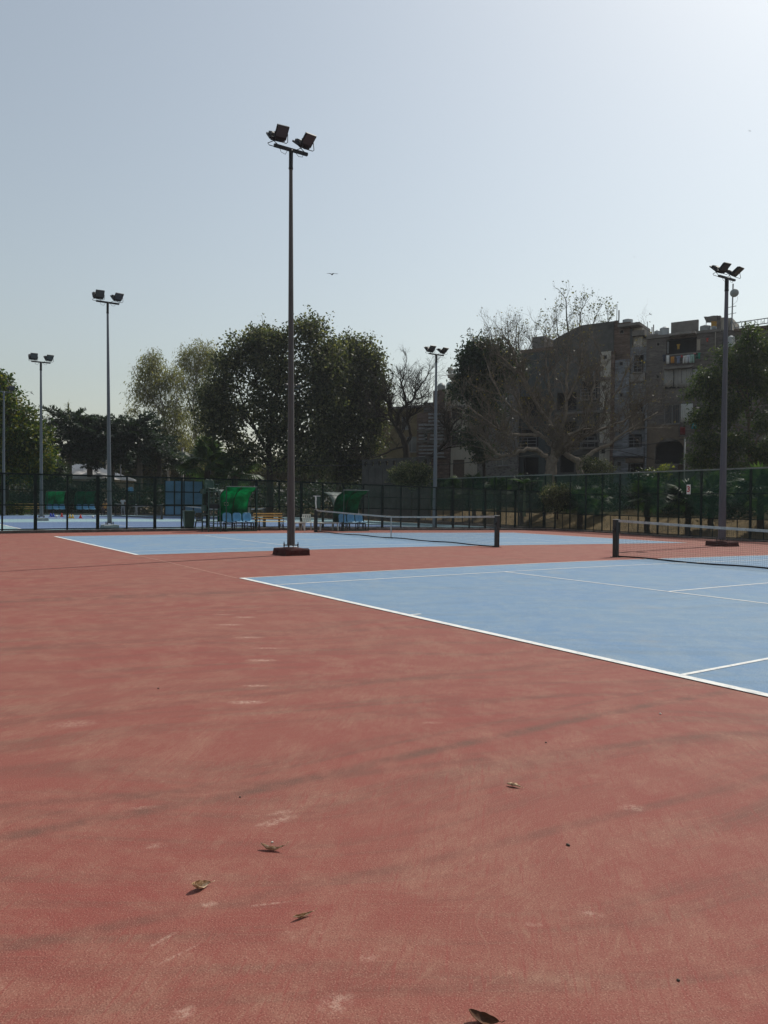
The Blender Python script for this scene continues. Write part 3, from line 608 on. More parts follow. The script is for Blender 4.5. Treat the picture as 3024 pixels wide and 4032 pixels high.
# ------------------------------------------------------------------ things on the west courts
XW = -55.6
for p0, p1, lab, can in ((186, 262, 'left of two green player shelters far behind the left fence', M_CANO), (303, 381, 'right of two green player shelters far behind the left fence, darker one', M_CANO2)):
    a = on_x(p0, 2000, XW); e = on_x(p1, 2000, XW); yc = (a[1]+e[1])/2; zt = on_x(p0+30, 1934, XW)[2]
    sh_ = shelter((XW, yc, .05), R(90), e[1]-a[1], lab, can, zt-.05, True)
a = on_x(60, 2000, -54.8); e = on_x(154, 2000, -54.8); slat_bench((-54.8, (a[1]+e[1])/2, .12), R(90), e[1]-a[1], 'yellow slatted bench far behind the left fence near the frame edge')
M_CONE = {k: plain(k+'_cone_plastic', c, .5, .1, 4.) for k, c in dict(blue=(.03, .07, .42), red=(.55, .04, .03), yellow=(.6, .42, .08)).items()}
for px, py, k, lab in ((200, 2035, 'blue', 'left one of two blue marker cones on the west court'), (210, 2036, 'blue', 'right one of two blue marker cones on the west court'), (243, 2035, 'red', 'red marker cone below the left of the far shelters'),
                       (275, 2041, 'yellow', 'left one of two yellow marker cones on the west court'), (286, 2041, 'yellow', 'right one of two yellow marker cones on the west court'), (317, 2041, 'red', 'red marker cone below the right one of the far shelters')):
    w = ground_at(px, py); t = thing('marker_cone', lab, 'cone', w, 0, 'training cones on the west court')
    b = MB(); b.lathe([(.115, .02), (.05, .2), (.028, .28), (.022, .285)], 12); b.build('body', M_CONE[k], t, True); b = MB(); b.box(-.13, .13, -.13, .13, 0, .02); b.build('base', M_CONE[k], t, bevel=.006)
for px, py, lab in ((222, 2037, 'small white ball between the blue and red cones'), (366, 2039, 'small white ball right of the last red cone')):
    w = ground_at(px, py); b = MB(); b.lathe([(.002, 0), (.05, .01), (.08, .04), (.09, .085), (.08, .13), (.05, .16), (.002, .17)], 12); o = b.build('ball', M_WHITE, None, True); o.location = w; tag(o, lab, 'ball', 'white balls on the west court')
w = on_x(522, 2030, -54.5); umpire_chair((w[0], w[1], .0), R(90), 'blue-seated umpire chair far behind the left fence, right of the standing person', M_GRN, M_BLUESEAT, 1.9)
w = on_x(536, 2030, -53.5); t = thing('white_stand', 'thin white metal stand right of the far umpire chair', 'stand', (w[0], w[1], 0), R(90))
for x in (-.1, .1):
    b = MB(); b.bar((x, 0, 0), (x*.6, 0, .95), .022); b.build('leg', M_WHITE, t)
b = MB(); b.bar((-.06, 0, .95), (.06, 0, .95), .022); b.build('top_bar', M_WHITE, t)
# blue practice wall
M_PWALL = NT('blue_practice_wall'); _v = M_PWALL.obj()
_c = M_PWALL.mix((.13, .28, .42), (.10, .22, .34), M_PWALL.step(M_PWALL.noise(_v, .8, 5), .4, .6)); _c = M_PWALL.mix(_c, (.34, .19, .09), M_PWALL.math('MULTIPLY', M_PWALL.step(M_PWALL.noise(M_PWALL.mapping(_v, loc=(3.3, 0, 1)), .55, 3), .56, .7), .8)); M_PWALL = M_PWALL.base(_c, .7, .3)
a = on_x(648, 2000, -56.9); e = on_x(797, 2000, -56.9); zt = on_x(720, 1895, -56.9)[2]; ln = e[1]-a[1]
t = thing('practice_wall', 'blue practice wall of upright panels behind the left fence', 'wall', (-56.9, (a[1]+e[1])/2, 0), R(90))
for k in range(4):
    b = MB(); x0 = -ln/2+ln*k/4; b.box(x0+.012, x0+ln/4-.012, 0, .1, .0, zt); b.build('panel', M_PWALL, t)
for k in range(5):
    b = MB(); x = -ln/2+ln*k/4; b.rbar((x, -.05, 0), (x, -.05, zt+.1), .09, .09); b.build('post', M_FENCE, t)
for z in (.9, 2.1):
    b = MB(); b.rbar((-ln/2, -.12, z), (ln/2, -.12, z), .05, .08); b.build('rail', M_FENCE, t)

# ------------------------------------------------------------------ people (far off, behind the fence)
M_SKIN = plain('skin', (.16, .085, .055), .6, .1, 6.); M_HAIR = plain('black_hair', (.01, .009, .008), .6, .2, 9.)
M_SHIRTW = plain('white_shirt_cloth', (.62, .64, .66), .9, .1, 6.); M_TROUS = plain('pale_grey_trousers', (.42, .44, .47), .9, .12, 6.); M_SHIRTY = plain('ochre_shirt_cloth', (.50, .26, .08), .9, .15, 6.); M_DTROU = plain('dark_trousers', (.02, .022, .03), .9, .2, 6.); M_SHOE = plain('dark_shoes', (.03, .03, .03), .6, .2, 6.)
def person(loc, rz, label, J, edges, rad, mats, s=1.):
    """one continuous skinned figure; faces take skin, shirt, trousers, hair or shoe by body region"""
    t = thing('person', label, 'person', loc, rz, 'people on the west courts')
    me = bpy.data.meshes.new('body'); names = list(J); ix = {n: i for i, n in enumerate(names)}
    me.from_pydata([tuple(c*s for c in J[n]) for n in names], [(ix[a], ix[b]) for a, b in edges], []); o = bpy.data.objects.new('body', me); col.objects.link(o)
    sk = o.modifiers.new('skin', 'SKIN'); o.modifiers.new('sub', 'SUBSURF').levels = 1
    for n in names:
        d = me.skin_vertices[0].data[ix[n]]; r = rad[n]; d.radius = (r[0]*s, r[1]*s) if isinstance(r, tuple) else (r*s, r*s); d.use_root = (n == 'pelvis')
    bpy.context.view_layer.update()
    m2 = bpy.data.meshes.new_from_object(o.evaluated_get(bpy.context.evaluated_depsgraph_get())); bpy.data.objects.remove(o)
    m2.materials.clear()
    for m_ in mats: m2.materials.append(m_)
    jn = np.array([J[n] for n in names])*s
    reg = dict(head=0, crown=3, neck=0, handl=0, handr=0, wristl=0, wristr=0, elbowl=0, elbowr=0, kneel=2, kneer=2, anklel=2, ankler=2, toel=4, toer=4, hipl=2, hipr=2, pelvis=2)
    for p in m2.polygons:
        k = int(np.argmin(((jn-np.array(p.center))**2).sum(1))); p.material_index = reg.get(names[k], 1); p.use_smooth = True
    link('body', m2, None, t)
    hd = np.array(J['head'])*s
    b = MB(); b.lathe([(.004, .115), (.05, .108), (.085, .07), (.098, .02), (.092, -.03), (.07, -.05)], 12, (hd[0], hd[1]+.018, hd[2]+.03)); b.build('hair', M_HAIR, t, True)
    return t
J = dict(pelvis=(0, 0, .92), spine=(0, -.01, 1.1), chest=(0, -.02, 1.3), neck=(0, -.02, 1.47), head=(0, -.05, 1.58), crown=(0, -.04, 1.68), shl=(-.17, -.02, 1.39), shr=(.17, -.02, 1.39), elbowl=(-.24, -.0, 1.14), elbowr=(.24, -.02, 1.14), wristl=(-.25, -.1, .92), wristr=(.22, -.16, .96), handl=(-.25, -.13, .84), handr=(.2, -.22, .9),
         hipl=(-.1, 0, .86), hipr=(.1, 0, .86), kneel=(-.11, -.02, .48), kneer=(.12, -.03, .48), anklel=(-.11, .03, .08), ankler=(.13, .02, .08), toel=(-.12, -.12, .03), toer=(.15, -.13, .03))
E_ = [('pelvis', 'spine'), ('spine', 'chest'), ('chest', 'neck'), ('neck', 'head'), ('head', 'crown'), ('chest', 'shl'), ('chest', 'shr'), ('shl', 'elbowl'), ('shr', 'elbowr'), ('elbowl', 'wristl'), ('elbowr', 'wristr'), ('wristl', 'handl'), ('wristr', 'handr'), ('pelvis', 'hipl'), ('pelvis', 'hipr'), ('hipl', 'kneel'), ('hipr', 'kneer'), ('kneel', 'anklel'), ('kneer', 'ankler'), ('anklel', 'toel'), ('ankler', 'toer')]
RAD = dict(pelvis=(.15, .1), spine=(.14, .1), chest=(.17, .11), neck=.055, head=(.085, .1), crown=(.06, .07), shl=.07, shr=.07, elbowl=.045, elbowr=.045, wristl=.034, wristr=.034, handl=(.04, .022), handr=(.04, .022), hipl=.09, hipr=.09, kneel=.062, kneer=.062, anklel=.045, ankler=.045, toel=(.045, .03), toer=(.045, .03))
w = on_x(484, 2031, -53.2); person((w[0], w[1], .0), R(60), 'standing person in white shirt and pale trousers behind the left fence', J, E_, RAD, [M_SKIN, M_SHIRTW, M_TROUS, M_HAIR, M_SHOE], .92)
J2 = dict(J); dz = -.47
for n in ('pelvis', 'spine', 'chest', 'neck', 'head', 'crown', 'shl', 'shr', 'elbowl', 'elbowr', 'wristl', 'wristr', 'handl', 'handr'): x, y, z = J[n]; J2[n] = (x, y, z+dz+.05)
J2.update(hipl=(-.1, -.03, .49), hipr=(.1, -.03, .49), kneel=(-.13, -.44, .5), kneer=(.14, -.44, .5), anklel=(-.12, -.42, .08), ankler=(.14, -.46, .08), toel=(-.13, -.56, .03), toer=(.16, -.6, .03), wristl=(-.2, -.26, .62), wristr=(.18, -.26, .62), handl=(-.14, -.34, .58), handr=(.13, -.34, .58))
w = on_x(414, 2030, -53.4); person((w[0], w[1], 0), R(80), 'seated person in an ochre shirt beside the second pole behind the fence', J2, E_, RAD, [M_SKIN, M_SHIRTY, M_DTROU, M_HAIR, M_SHOE])
armchair((w[0]-.02, w[1], 0.), R(80), 'dark plastic armchair under the seated person in ochre', M_DKPLAST, None)

# ------------------------------------------------------------------ foreground litter
M_LEAFD = NT('dry_curled_leaf'); _v = M_LEAFD.obj()
_c = M_LEAFD.ramp(M_LEAFD.noise(_v, 55., 5, .7), [(.36, (.10, .045, .02)), (.5, (.42, .27, .15)), (.66, (.74, .6, .43))]); M_LEAFD.bump(M_LEAFD.noise(_v, 160., 3), .5, .002); M_LEAFD = M_LEAFD.base(_c, .7, .3)
M_LEAFB = plain('brown_dry_leaf', (.10, .04, .018), .7, .4, 40., .3)
def dry_leaf(px, py, ln, wd, rz, curl, bend, label, mat, roll=0., lift=.01, twist=0.):
    w = ground_at(px, py); t = thing('dry_leaf', label, 'leaf', (w[0], w[1], w[2]), rz, 'dry leaves lying on the red court')
    P = []; rr = random.Random(label)
    for i in range(15):
        f = i/14; half = wd/2*(math.sin(math.pi*min(1, f*.96+.02))**.75)*(1.15-.5*f); row = []
        for j in range(9):
            u = -1+2*j/8; a = u*curl; rad = half/max(.3, curl); x = (f-.5)*ln; y = math.sin(a)*rad; z = (1-math.cos(a))*rad+bend*(2*f-1)**2*ln
            tw = twist*(f-.5); y, z = y*math.cos(tw)-z*math.sin(tw), y*math.sin(tw)+z*math.cos(tw)
            row.append((x, y, z+.0015*math.sin(f*17+u*5)+rr.uniform(-.0008, .0008)))
        P.append(row)
    P = [[(x, y*math.cos(roll)-z*math.sin(roll), y*math.sin(roll)+z*math.cos(roll)) for x, y, z in r] for r in P]
    mz = min(p[2] for r in P for p in r); P = [[(x, y, z-mz+.002) for x, y, z in r] for r in P]
    b = MB(); b.grid(P); o = b.build('blade', mat, t, True); o.modifiers.new('t', 'SOLIDIFY').thickness = .0009; o.modifiers.new('s', 'SUBSURF').levels = 1
    b = MB(); mid = [P[i][4] for i in range(15)]; e0 = np.array(mid[-1]); d0 = unit(e0-np.array(mid[-3])); st = [tuple(np.array(p)+np.array((0, 0, .0008))) for p in mid]+[tuple(e0+d0*ln*.12), tuple(e0+d0*ln*.24+np.array((0, 0, ln*.07)))]
    b.tube(st, [.0007]*13+[.0011]*(len(st)-13), 5); b.build('stalk', mat, t, True)
    return t
rt = math.atan2(RT0[1], RT0[0])
dry_leaf(2025, 3098, .078, .045, rt-R(35), 1.9, .14, 'small pale curled dry leaf lying alone right of centre', M_LEAFD, R(150), twist=.5)
dry_leaf(1070, 3350, .105, .048, rt-R(8), 2.0, .22, 'curled dry leaf with upturned tips, upper left of the three leaves', M_LEAFD, R(-15), twist=.4)
dry_leaf(783, 3498, .078, .062, rt+R(62), 1.5, .34, 'leftmost dry leaf, folded up with a dark hollow', M_LEAFD, R(35), twist=1.2)
dry_leaf(1190, 3613, .078, .036, rt+R(38), 2.3, .18, 'narrow rolled pale dry leaf with long stalk, lowest of the three leaves', M_LEAFD, R(20), twist=.5)
dry_leaf(1905, 4026, .09, .055, rt-R(12), 1.3, .3, 'dark brown dry leaf at the bottom edge', M_LEAFB, R(20), twist=.8)
M_PEB = plain('pale_grit', (.5, .46, .4), .8, .3, 40.); M_PEBD = plain('dark_grit', (.05, .04, .03), .8, .3, 40.)
for px, py, r, mm, lab in ((2600, 2812, .009, M_PEB, 'tiny pale pebble right of centre below the baseline'), (2150, 2925, .007, M_PEBD, 'tiny dark crumb above the lone curled leaf'), (623, 2712, .008, M_PEBD, 'tiny dark crumb on the left of the red court'), (2237, 3329, .008, M_PEBD, 'short dark twig crumb right of the lone curled leaf'),
                           (1072, 3318, .006, M_PEB, 'tiny pale pebble just above the curled leaf with upturned tips'), (945, 3140, .006, M_PEBD, 'tiny dark crumb left of the pale brush mark'), (2670, 3862, .006, M_PEBD, 'tiny dark crumb near the lower right corner')):
    w = ground_at(px, py); rr = random.Random(px); b = MB(); b.lathe([(.3*r, 0), (r, .3*r), (.9*r, .7*r), (.35*r, r)], 7)
    b.v = [(x*(1.5 if 'twig' in lab else 1)*rr.uniform(.8, 1.2), y*rr.uniform(.7, 1.1), z) for x, y, z in b.v]; o = b.build('pebble', mm, None, True); o.location = w; tag(o, lab, 'pebble')
# ------------------------------------------------------------------ the row of apartment houses behind the bank
FA = R(22.); FO = at(2600, 1975, 70.); FO = np.array([FO[0], FO[1], 0.]); FU = np.array([math.cos(FA), math.sin(FA), 0.]); FN = np.array([-math.sin(FA), math.cos(FA), 0.])
def fac(px, py, d=0.):
    r = ray(px, py); w = C+r*(((FO+FN*d-C)@FN)/(r@FN)); return float((w-FO)@FU), float(w[2])
def brick(name, c1, c2, mortar, sc=1., rough=.9, row=.085, wid=.25):
    m = NT(name); v = m.mapping(m.obj(), (1, 1, 1), (R(90), 0, 0))
    bt = m.n('TexBrick', Vector=v, Color1=(*c1, 1), Color2=(*c2, 1), Mortar=(*mortar, 1), Scale=1., Bias=-.1); bt.inputs['Mortar Size'].default_value = .014; bt.inputs['Brick Width'].default_value = wid*sc; bt.inputs['Row Height'].default_value = row*sc
    g = m.noise(m.obj(), .7, 7, .68); c = m.mix(bt.outputs['Color'], tuple(x*.5 for x in c1), m.math('MULTIPLY', m.step(g, .48, .72), .8)); c = m.mix(c, (.2, .19, .18), m.math('MULTIPLY', m.step(m.noise(m.mapping(m.obj(), (2.5, 1, .3)), 1., 6), .55, .75), .35))
    st = m.noise(m.mapping(m.obj(), (.9, 1, 5.)), 1., 5, .75); c = m.mix(c, tuple(x*.38 for x in c1), m.math('MULTIPLY', m.step(st, .5, .64), .75)); c = m.mix(c, tuple(min(1, x*1.5+.03) for x in c2), m.math('MULTIPLY', m.step(st, .46, .34), .6))     # rough, uneven courses
    m.bump(bt.outputs['Fac'], .6, .02); return m.base(c, rough, .15)
M_BRK = brick('red_brown_brickwork', (.105, .06, .046), (.15, .09, .066), (.14, .128, .112))
M_BRK2 = brick('dull_brown_brickwork', (.105, .091, .083), (.148, .128, .115), (.14, .135, .13))
M_BRKB = brick('grey_blue_painted_brick', (.185, .20, .225), (.22, .235, .26), (.16, .17, .19))
M_PLST = plain('stained_cream_plaster', (.42, .395, .345), .9, .3, .8, .1, dirt=(.17, .15, .13), streak=True, bump=.3)
M_CREAM = plain('cream_plaster', (.33, .30, .25), .9, .25, .7, .1, dirt=(.27, .24, .2), streak=True)
M_GREYP = plain('dark_grey_cement_plaster', (.088, .088, .085), .92, .35, .5, .1, dirt=(.09, .085, .08), bump=.3)
M_BRNP = plain('brown_plaster', (.14, .112, .086), .92, .3, .8, .1, dirt=(.13, .10, .08))
M_TEX = NT('pebbled_grey_cladding'); _v = M_TEX.obj(); _f = M_TEX.n('TexVoronoi', Vector=M_TEX.mapping(_v, (1, 1, 1.6)), Scale=3.4).outputs['Distance']; M_TEX.bump(_f, .8, .05); M_TEX = M_TEX.base(M_TEX.ramp(_f, [(.1, (.055, .053, .05)), (.55, (.15, .142, .134))]), .9, .1)
M_CONC = plain('bare_concrete', (.17, .16, .148), .9, .3, 1.2, .1, dirt=(.16, .15, .14), bump=.3)
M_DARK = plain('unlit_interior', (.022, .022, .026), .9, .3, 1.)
M_PANE = NT('window_glass').base((.03, .037, .045), .15, .5)
M_SHUT = plain('brown_wooden_shutter', (.075, .05, .035), .7, .3, 5.)
M_STONEW = plain('whitewashed_stone_course', (.24, .24, .245), .9, .3, 2.5, .1, dirt=(.25, .245, .24), bump=.4)
M_TEALS = plain('dark_slate_cladding', (.035, .045, .048), .6, .3, 1.5)
M_CURT = plain('grey_white_curtain_cloth', (.33, .325, .315), .95, .2, 1.2, .05)
M_TANK = plain('grey_white_tank_plastic', (.36, .39, .40), .5, .12, 2., .4)
M_TANKG = plain('grey_tank_plastic', (.24, .265, .26), .55, .15, 2., .4)
M_RAILM = plain('grey_railing', (.2, .21, .22), .5, .2, 5.)
M_TIN = plain('rusted_tin_sheet', (.22, .21, .2), .6, .3, 2., .3, dirt=(.16, .10, .07))
class House:
    def __init__(s, label, px, base=-.5):
        s.u0, _ = fac(px, 1900); s.b = base; w = FO+FU*s.u0; s.t = thing('apartment_building', label, 'building', (w[0], w[1], base), FA); s.t['group'] = 'apartment houses in a row behind the bank'
    def uz(s, px, py, d=0.): u, z = fac(px, py, d); return u-s.u0, z-s.b
    def rect(s, r, d=0.):
        x0, y0, x1, y1 = r; xm, ym = (x0+x1)/2, (y0+y1)/2
        return s.uz(x0, ym, d)[0], s.uz(x1, ym, d)[0], s.uz(xm, y1, d)[1], s.uz(xm, y0, d)[1]
    def box(s, name, r, mat, d0, d1, parent=None, ground=False, bevel=0, label=None):
        u0, u1, z0, z1 = s.rect(r, d0); b = MB(); b.box(u0, u1, d0, d1, 0 if ground else z0, z1); return b.build(name, mat, parent or s.t, bevel=bevel, label=label)
    def wall(s, name, r, mat, holes=(), d=0., th=.25, ground=True, depth=6., core=True, bars=True):
        u0, u1, z0, z1 = s.rect(r, d); z0 = 0 if ground else z0
        hs = []
        for h in holes:
            a = s.rect(h[:4], d); hs.append((max(u0+.05, a[0]), min(u1-.05, a[1]), max(z0+.1, a[2]), min(z1-.08, a[3]), h[4]))
        us = sorted({u0, u1} | {h[i] for h in hs for i in (0, 1)}); zs = sorted({z0, z1} | {h[i] for h in hs for i in (2, 3)})
        b = MB()
        for i in range(len(us)-1):
            run = None
            for j in range(len(zs)-1):
                cu, cz = (us[i]+us[i+1])/2, (zs[j]+zs[j+1])/2
                if not any(h[0] < cu < h[1] and h[2] < cz < h[3] for h in hs): b.box(us[i], us[i+1], d, d+th, zs[j], zs[j+1])
        wl = b.build(name, mat, s.t)
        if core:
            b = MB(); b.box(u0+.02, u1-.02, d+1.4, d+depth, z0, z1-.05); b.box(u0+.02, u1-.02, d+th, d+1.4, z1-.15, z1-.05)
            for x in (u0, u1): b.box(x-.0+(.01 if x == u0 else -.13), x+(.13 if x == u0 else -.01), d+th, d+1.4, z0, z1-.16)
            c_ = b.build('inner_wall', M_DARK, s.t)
        for h in hs:
            a0, a1, b0, b1, k = h
            if k[0] == 'w':       # framed window with a pane and a mullion
                f = MB(); w_ = .06
                f.box(a0, a0+w_, d+.1, d+.16, b0, b1); f.box(a1-w_, a1, d+.1, d+.16, b0, b1); f.box(a0+w_, a1-w_, d+.1, d+.16, b1-w_, b1); f.box(a0+w_, a1-w_, d+.1, d+.16, b0, b0+w_)
                if a1-a0 > .8: f.box((a0+a1)/2-.03, (a0+a1)/2+.03, d+.1, d+.16, b0+w_, b1-w_)
                fo = f.build('window', M_SHUT if 's' in k else M_RAILM, s.t); p = MB(); p.box(a0+w_, a1-w_, d+.125, d+.14, b0+w_, b1-w_); p.build('pane', M_PANE, fo)
                if 'g' in k:
                    n = max(3, int((a1-a0)/.16))
                    for q in range(1, n): g_ = MB(); x = a0+(a1-a0)*q/n; g_.bar((x, d-.03, b0), (x, d-.03, b1), .014, 5); g_.build('grille_bar', M_SHUT, fo)
                p = MB(); p.box(a0-.08, a1+.08, d-.14, d+.05, b0-.09, b0-.01); p.build('sill', M_CONC, fo)
            elif k[0] == 'v':     # ventilation opening
                p = MB(); p.box(a0, a1, d+.2, d+.24, b0, b1); p.build('vent_opening', M_DARK, s.t)
                p = MB(); w_ = .05; p.box(a0-w_, a0, d-.02, d+.03, b0-w_, b1+w_); p.box(a1, a1+w_, d-.02, d+.03, b0-w_, b1+w_); p.box(a0, a1, d-.02, d+.03, b1, b1+w_); p.box(a0, a1, d-.02, d+.03, b0-w_, b0); p.build('vent_frame', M_CONC, s.t)
            elif k[0] == 'b':     # balcony opening with rails
                p = MB(); p.box(a0, a1, d-.5, d+.0, b0-.14, b0-.02); bo = p.build('balcony', M_CONC, s.t)
                for q in range(3): g_ = MB(); g_.bar((a0, d-.45, b0+.3+.3*q), (a1, d-.45, b0+.3+.3*q), .022, 6); g_.build('rail', M_RAILM, bo)
                n = max(2, int((a1-a0)/.7))
                for q in range(n+1): g_ = MB(); x = a0+.03+(a1-a0-.06)*q/n; g_.bar((x, d-.45, b0-.02), (x, d-.45, b0+.92), .02, 5); g_.build('baluster', M_RAILM, bo)
            elif k[0] == 'd':
                p = MB(); p.box(a0, a1, d+.12, d+.17, b0, b1); p.build('door', M_SHUT, s.t)
        return wl
    def curtain(s, r, mat, d=-.1, folds=9, name='curtain', seed=0):
        u0, u1, z0, z1 = s.rect(r, d); rr = random.Random(seed); n = folds*4; b = MB()
        xs = np.linspace(u0, u1, n); ph = rr.uniform(0, 6)
        b.grid([[(x, d+.06*math.sin(i*math.pi/2.3+ph)+.02*math.sin(i*.7), z1+(z0-z1)*f+.05*math.sin(i*.5+ph)*f) for i, x in enumerate(xs)] for f in (0, .35, .7, 1)])
        o = b.build(name, mat, s.t, True); o.modifiers.new('t', 'SOLIDIFY').thickness = .012; return o
def roof_tank(px0, py0, px1, py1, label, d, mat=M_TANK, dome=False):
    u0, z0 = fac((px0+px1)/2, py1, d); ua, _ = fac(px0, py1, d); ub, _ = fac(px1, py1, d); _, z1 = fac((px0+px1)/2, py0, d); r = (ub-ua)/2*1.02; h = z1-z0; w = FO+FU*u0+FN*d
    t = thing('water_tank', label, 'water tank', (w[0], w[1], z0), 0, 'plastic water tanks on the roofs')
    b = MB(); hb = h*(.62 if dome else .84); pr = [(r*.96, 0)]; n = 6
    for i in range(n): z = hb*i/n; pr += [(r*.97, z+hb*.02), (r, z+hb*.05), (r, z+hb*.13), (r*.97, z+hb*.155)]
    if dome: pr += [(r*.93, hb*1.05), (r*.8, hb+(h-hb)*.45), (r*.5, hb+(h-hb)*.8), (r*.3, h*.97)]
    else: pr += [(r*.92, hb*1.02), (r*.6, hb+(h-hb)*.45), (r*.42, hb+(h-hb)*.55)]
    b.lathe(pr, 20); b.build('body', mat, t, True)
    b = MB(); b.lathe([(r*.4, h*.90 if not dome else h*.95), (r*.42, h*.97), (r*.3, h)], 16); b.build('lid', mat, t, True); return t

# --- brick house with the washing (right of the middle)
H = House('tall dull brown brick apartment house with washing line and hanging curtains', 2690)
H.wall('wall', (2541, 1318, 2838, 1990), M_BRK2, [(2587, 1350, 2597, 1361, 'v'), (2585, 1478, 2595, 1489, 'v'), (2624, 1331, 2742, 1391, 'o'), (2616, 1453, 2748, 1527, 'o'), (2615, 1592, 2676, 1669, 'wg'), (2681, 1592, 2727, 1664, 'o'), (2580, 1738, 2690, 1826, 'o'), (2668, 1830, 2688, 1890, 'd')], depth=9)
H.box('pillar', (2744, 1336, 2757, 1379), M_CREAM, -.03, .3); H.box('balcony_slab', (2612, 1441, 2727, 1450), M_CONC, -.55, .2); H.box('balcony_slab', (2620, 1391, 2746, 1397), M_CONC, -.3, .2)
H.box('lintel', (2545, 1309, 2836, 1320), M_CONC, -.12, .3); H.box('door_leaf', (2627, 1345, 2632, 1390), M_RAILM, .1, .3)
H.box('plaster_band', (2541, 1668, 2577, 1990), M_BRNP, -.04, -.002); H.box('plaster_band', (2578, 1671, 2672, 1726), M_BRNP, -.04, -.002)
o = H.box('drain_pipe', (2540, 1560, 2546, 1860), M_BRKB, -.16, -.05); H.box('drain_pipe', (2815, 1305, 2818, 1378), M_PLST, -.1, -.03)
for k, (a, e) in enumerate(((2614, 2652), (2654, 2682), (2684, 2726), (2727, 2749))): H.curtain((a, 1452, e, 1524), M_CURT, -.12, 6 if k != 3 else 4, seed=k)
H.curtain((2680, 1590, 2727, 1662), plain('corrugated_white_sheet', (.5, .5, .47), .7, .15, 2.), -.08, 8, 'corrugated_sheet', 7)
# arch over the ground-floor opening
u0, u1, z0, z1 = H.rect((2577, 1722, 2693, 1742), -.05); b = MB(); n = 14; A = []
for i in range(n+1): f = i/n; x = u0+(u1-u0)*f; zz = z0-.55+.95*math.sin(math.pi*f)**.6; A.append((x, zz))
b.grid([[(x, -.05, z1+.02) for x, _ in A], [(x, -.05, zz) for x, zz in A]]); b.grid([[(x, -.05, zz) for x, zz in A], [(x, .3, zz) for x, zz in A]]); b.build('arch', M_BRNP, H.t)
H.box('roof_slab_wall', (2642, 1264, 2749, 1312), M_CONC, 1.5, 1.75); H.box('tin_roof', (2634, 1307, 2736, 1316), M_TIN, -.9, 1.2); H.box('roof_pier', (2822, 1243, 2836, 1301), M_BRK2, .0, .5); H.box('roof_side_wall', (2836, 1250, 2853, 1300), M_PLST, .3, 4.)
for px in (2565, 2571): H.box('steel_post', (px, 1278 if px > 2566 else 1288, px+3, 1320), M_CONC, 2., 2.12)
H.box('shade_sheet', (2553, 1315, 2590, 1320), M_TIN, .5, 1.8)
roof_tank(2598, 1287, 2634, 1325, 'white ribbed water tank left of the concrete slab on the brown brick house', 1.6)
roof_tank(2576, 1300, 2600, 1328, 'low pale water tank behind the ribbed one on the brown brick house', 3.)
roof_tank(2756, 1280, 2798, 1309, 'squat grey water tank right of the concrete slab', 1.4, M_TANKG); roof_tank(2800, 1284, 2821, 1305, 'small white water tank beside the brick roof pier', 2.2)
u, z = fac(2768, 1263, 2.2)
w = FO+FU*u+FN*2.4; t = thing('roof_awning', 'small tilted white awning over yellow cloth beside the roof pier', 'awning', (w[0], w[1], z), FA)
b = MB(); b.grid([[(x, y, .2-.25*y+.02*math.sin(x*9)) for x in np.linspace(.1, 1.3, 8)] for y in (-.4, .2, .8)]); b.build('sheet', M_TANK, t).modifiers.new('t', 'SOLIDIFY').thickness = .02
b = MB(); b.grid([[(x, .5, -.6*f+.0*x+.03*math.sin(x*12+f*2)) for x in np.linspace(.55, 1.25, 8)] for f in (0, .5, 1)]); b.build('cloth', plain('yellow_cloth', (.5, .28, .06), .9, .2, 4.), t)
for x in (.15, 1.25): b = MB(); b.bar((x, .4, -1.2), (x, .4, .1), .03); b.build('post', M_RAILM, t)

# washing, each piece its own thing
def cloth(px, py0, py1, wpx, c, label, d=-.62, shape=0, nm='washing_cloth'):
    u0, z1 = fac(px, py0, d); _, z0 = fac(px, py1, d); ua, _ = fac(px-wpx/2, py0, d); ub, _ = fac(px+wpx/2, py0, d); wd = ub-ua; h = z1-z0; w = FO+FU*u0+FN*d
    m_ = plain('cloth_'+nm+str(int(px)), c, .95, .15, 3., .05); rr = random.Random(px); b = MB(); n = 9
    def panel(x0, x1, za, zb, sx=0.): b.grid([[(x+sx*f, .03*math.sin(i*1.7+px)*(.4+f), za+(zb-za)*f) for i, x in enumerate(np.linspace(x0, x1, n))] for f in (0, .33, .66, 1)])
    if shape == 1: panel(-wd/2, wd/2, 0, -h*.3); panel(-wd/2, -.06*wd, -h*.3, -h, -.08*wd); panel(.06*wd, wd/2, -h*.3, -h, .05*wd)      # trousers
    elif shape == 2: panel(-wd/2, wd/2, 0, -h*.25); panel(-wd*.32, wd*.32, -h*.25, -h)                                                    # shirt with short sleeves
    else: panel(-wd/2, wd/2, 0, -h, .04*wd)
    o = b.build(nm, m_, None, True); o.location = (w[0], w[1], z1); o.rotation_euler = (0, 0, FA); o.modifiers.new('t', 'SOLIDIFY').thickness = .01; return tag(o, label, 'washing', 'washing on the line of the brown brick house')
u0, z0 = fac(2606, 1397, -.62); u1, z1 = fac(2766, 1391, -.62); pa = FO+FU*u0+FN*-.62; pb = FO+FU*u1+FN*-.62
b = MB(); b.tube([(0, 0, z0)]+[tuple(np.append((pb-pa)[:2]*f, z0+(z1-z0)*f-.12*math.sin(math.pi*f))) for f in (.2, .4, .6, .8)]+[tuple(np.append((pb-pa)[:2], z1))], .012, 5); o = b.build('washing_line', M_CORD); o.location = (pa[0], pa[1], 0); tag(o, 'thin washing line strung under the balcony of the brown brick house', 'line')
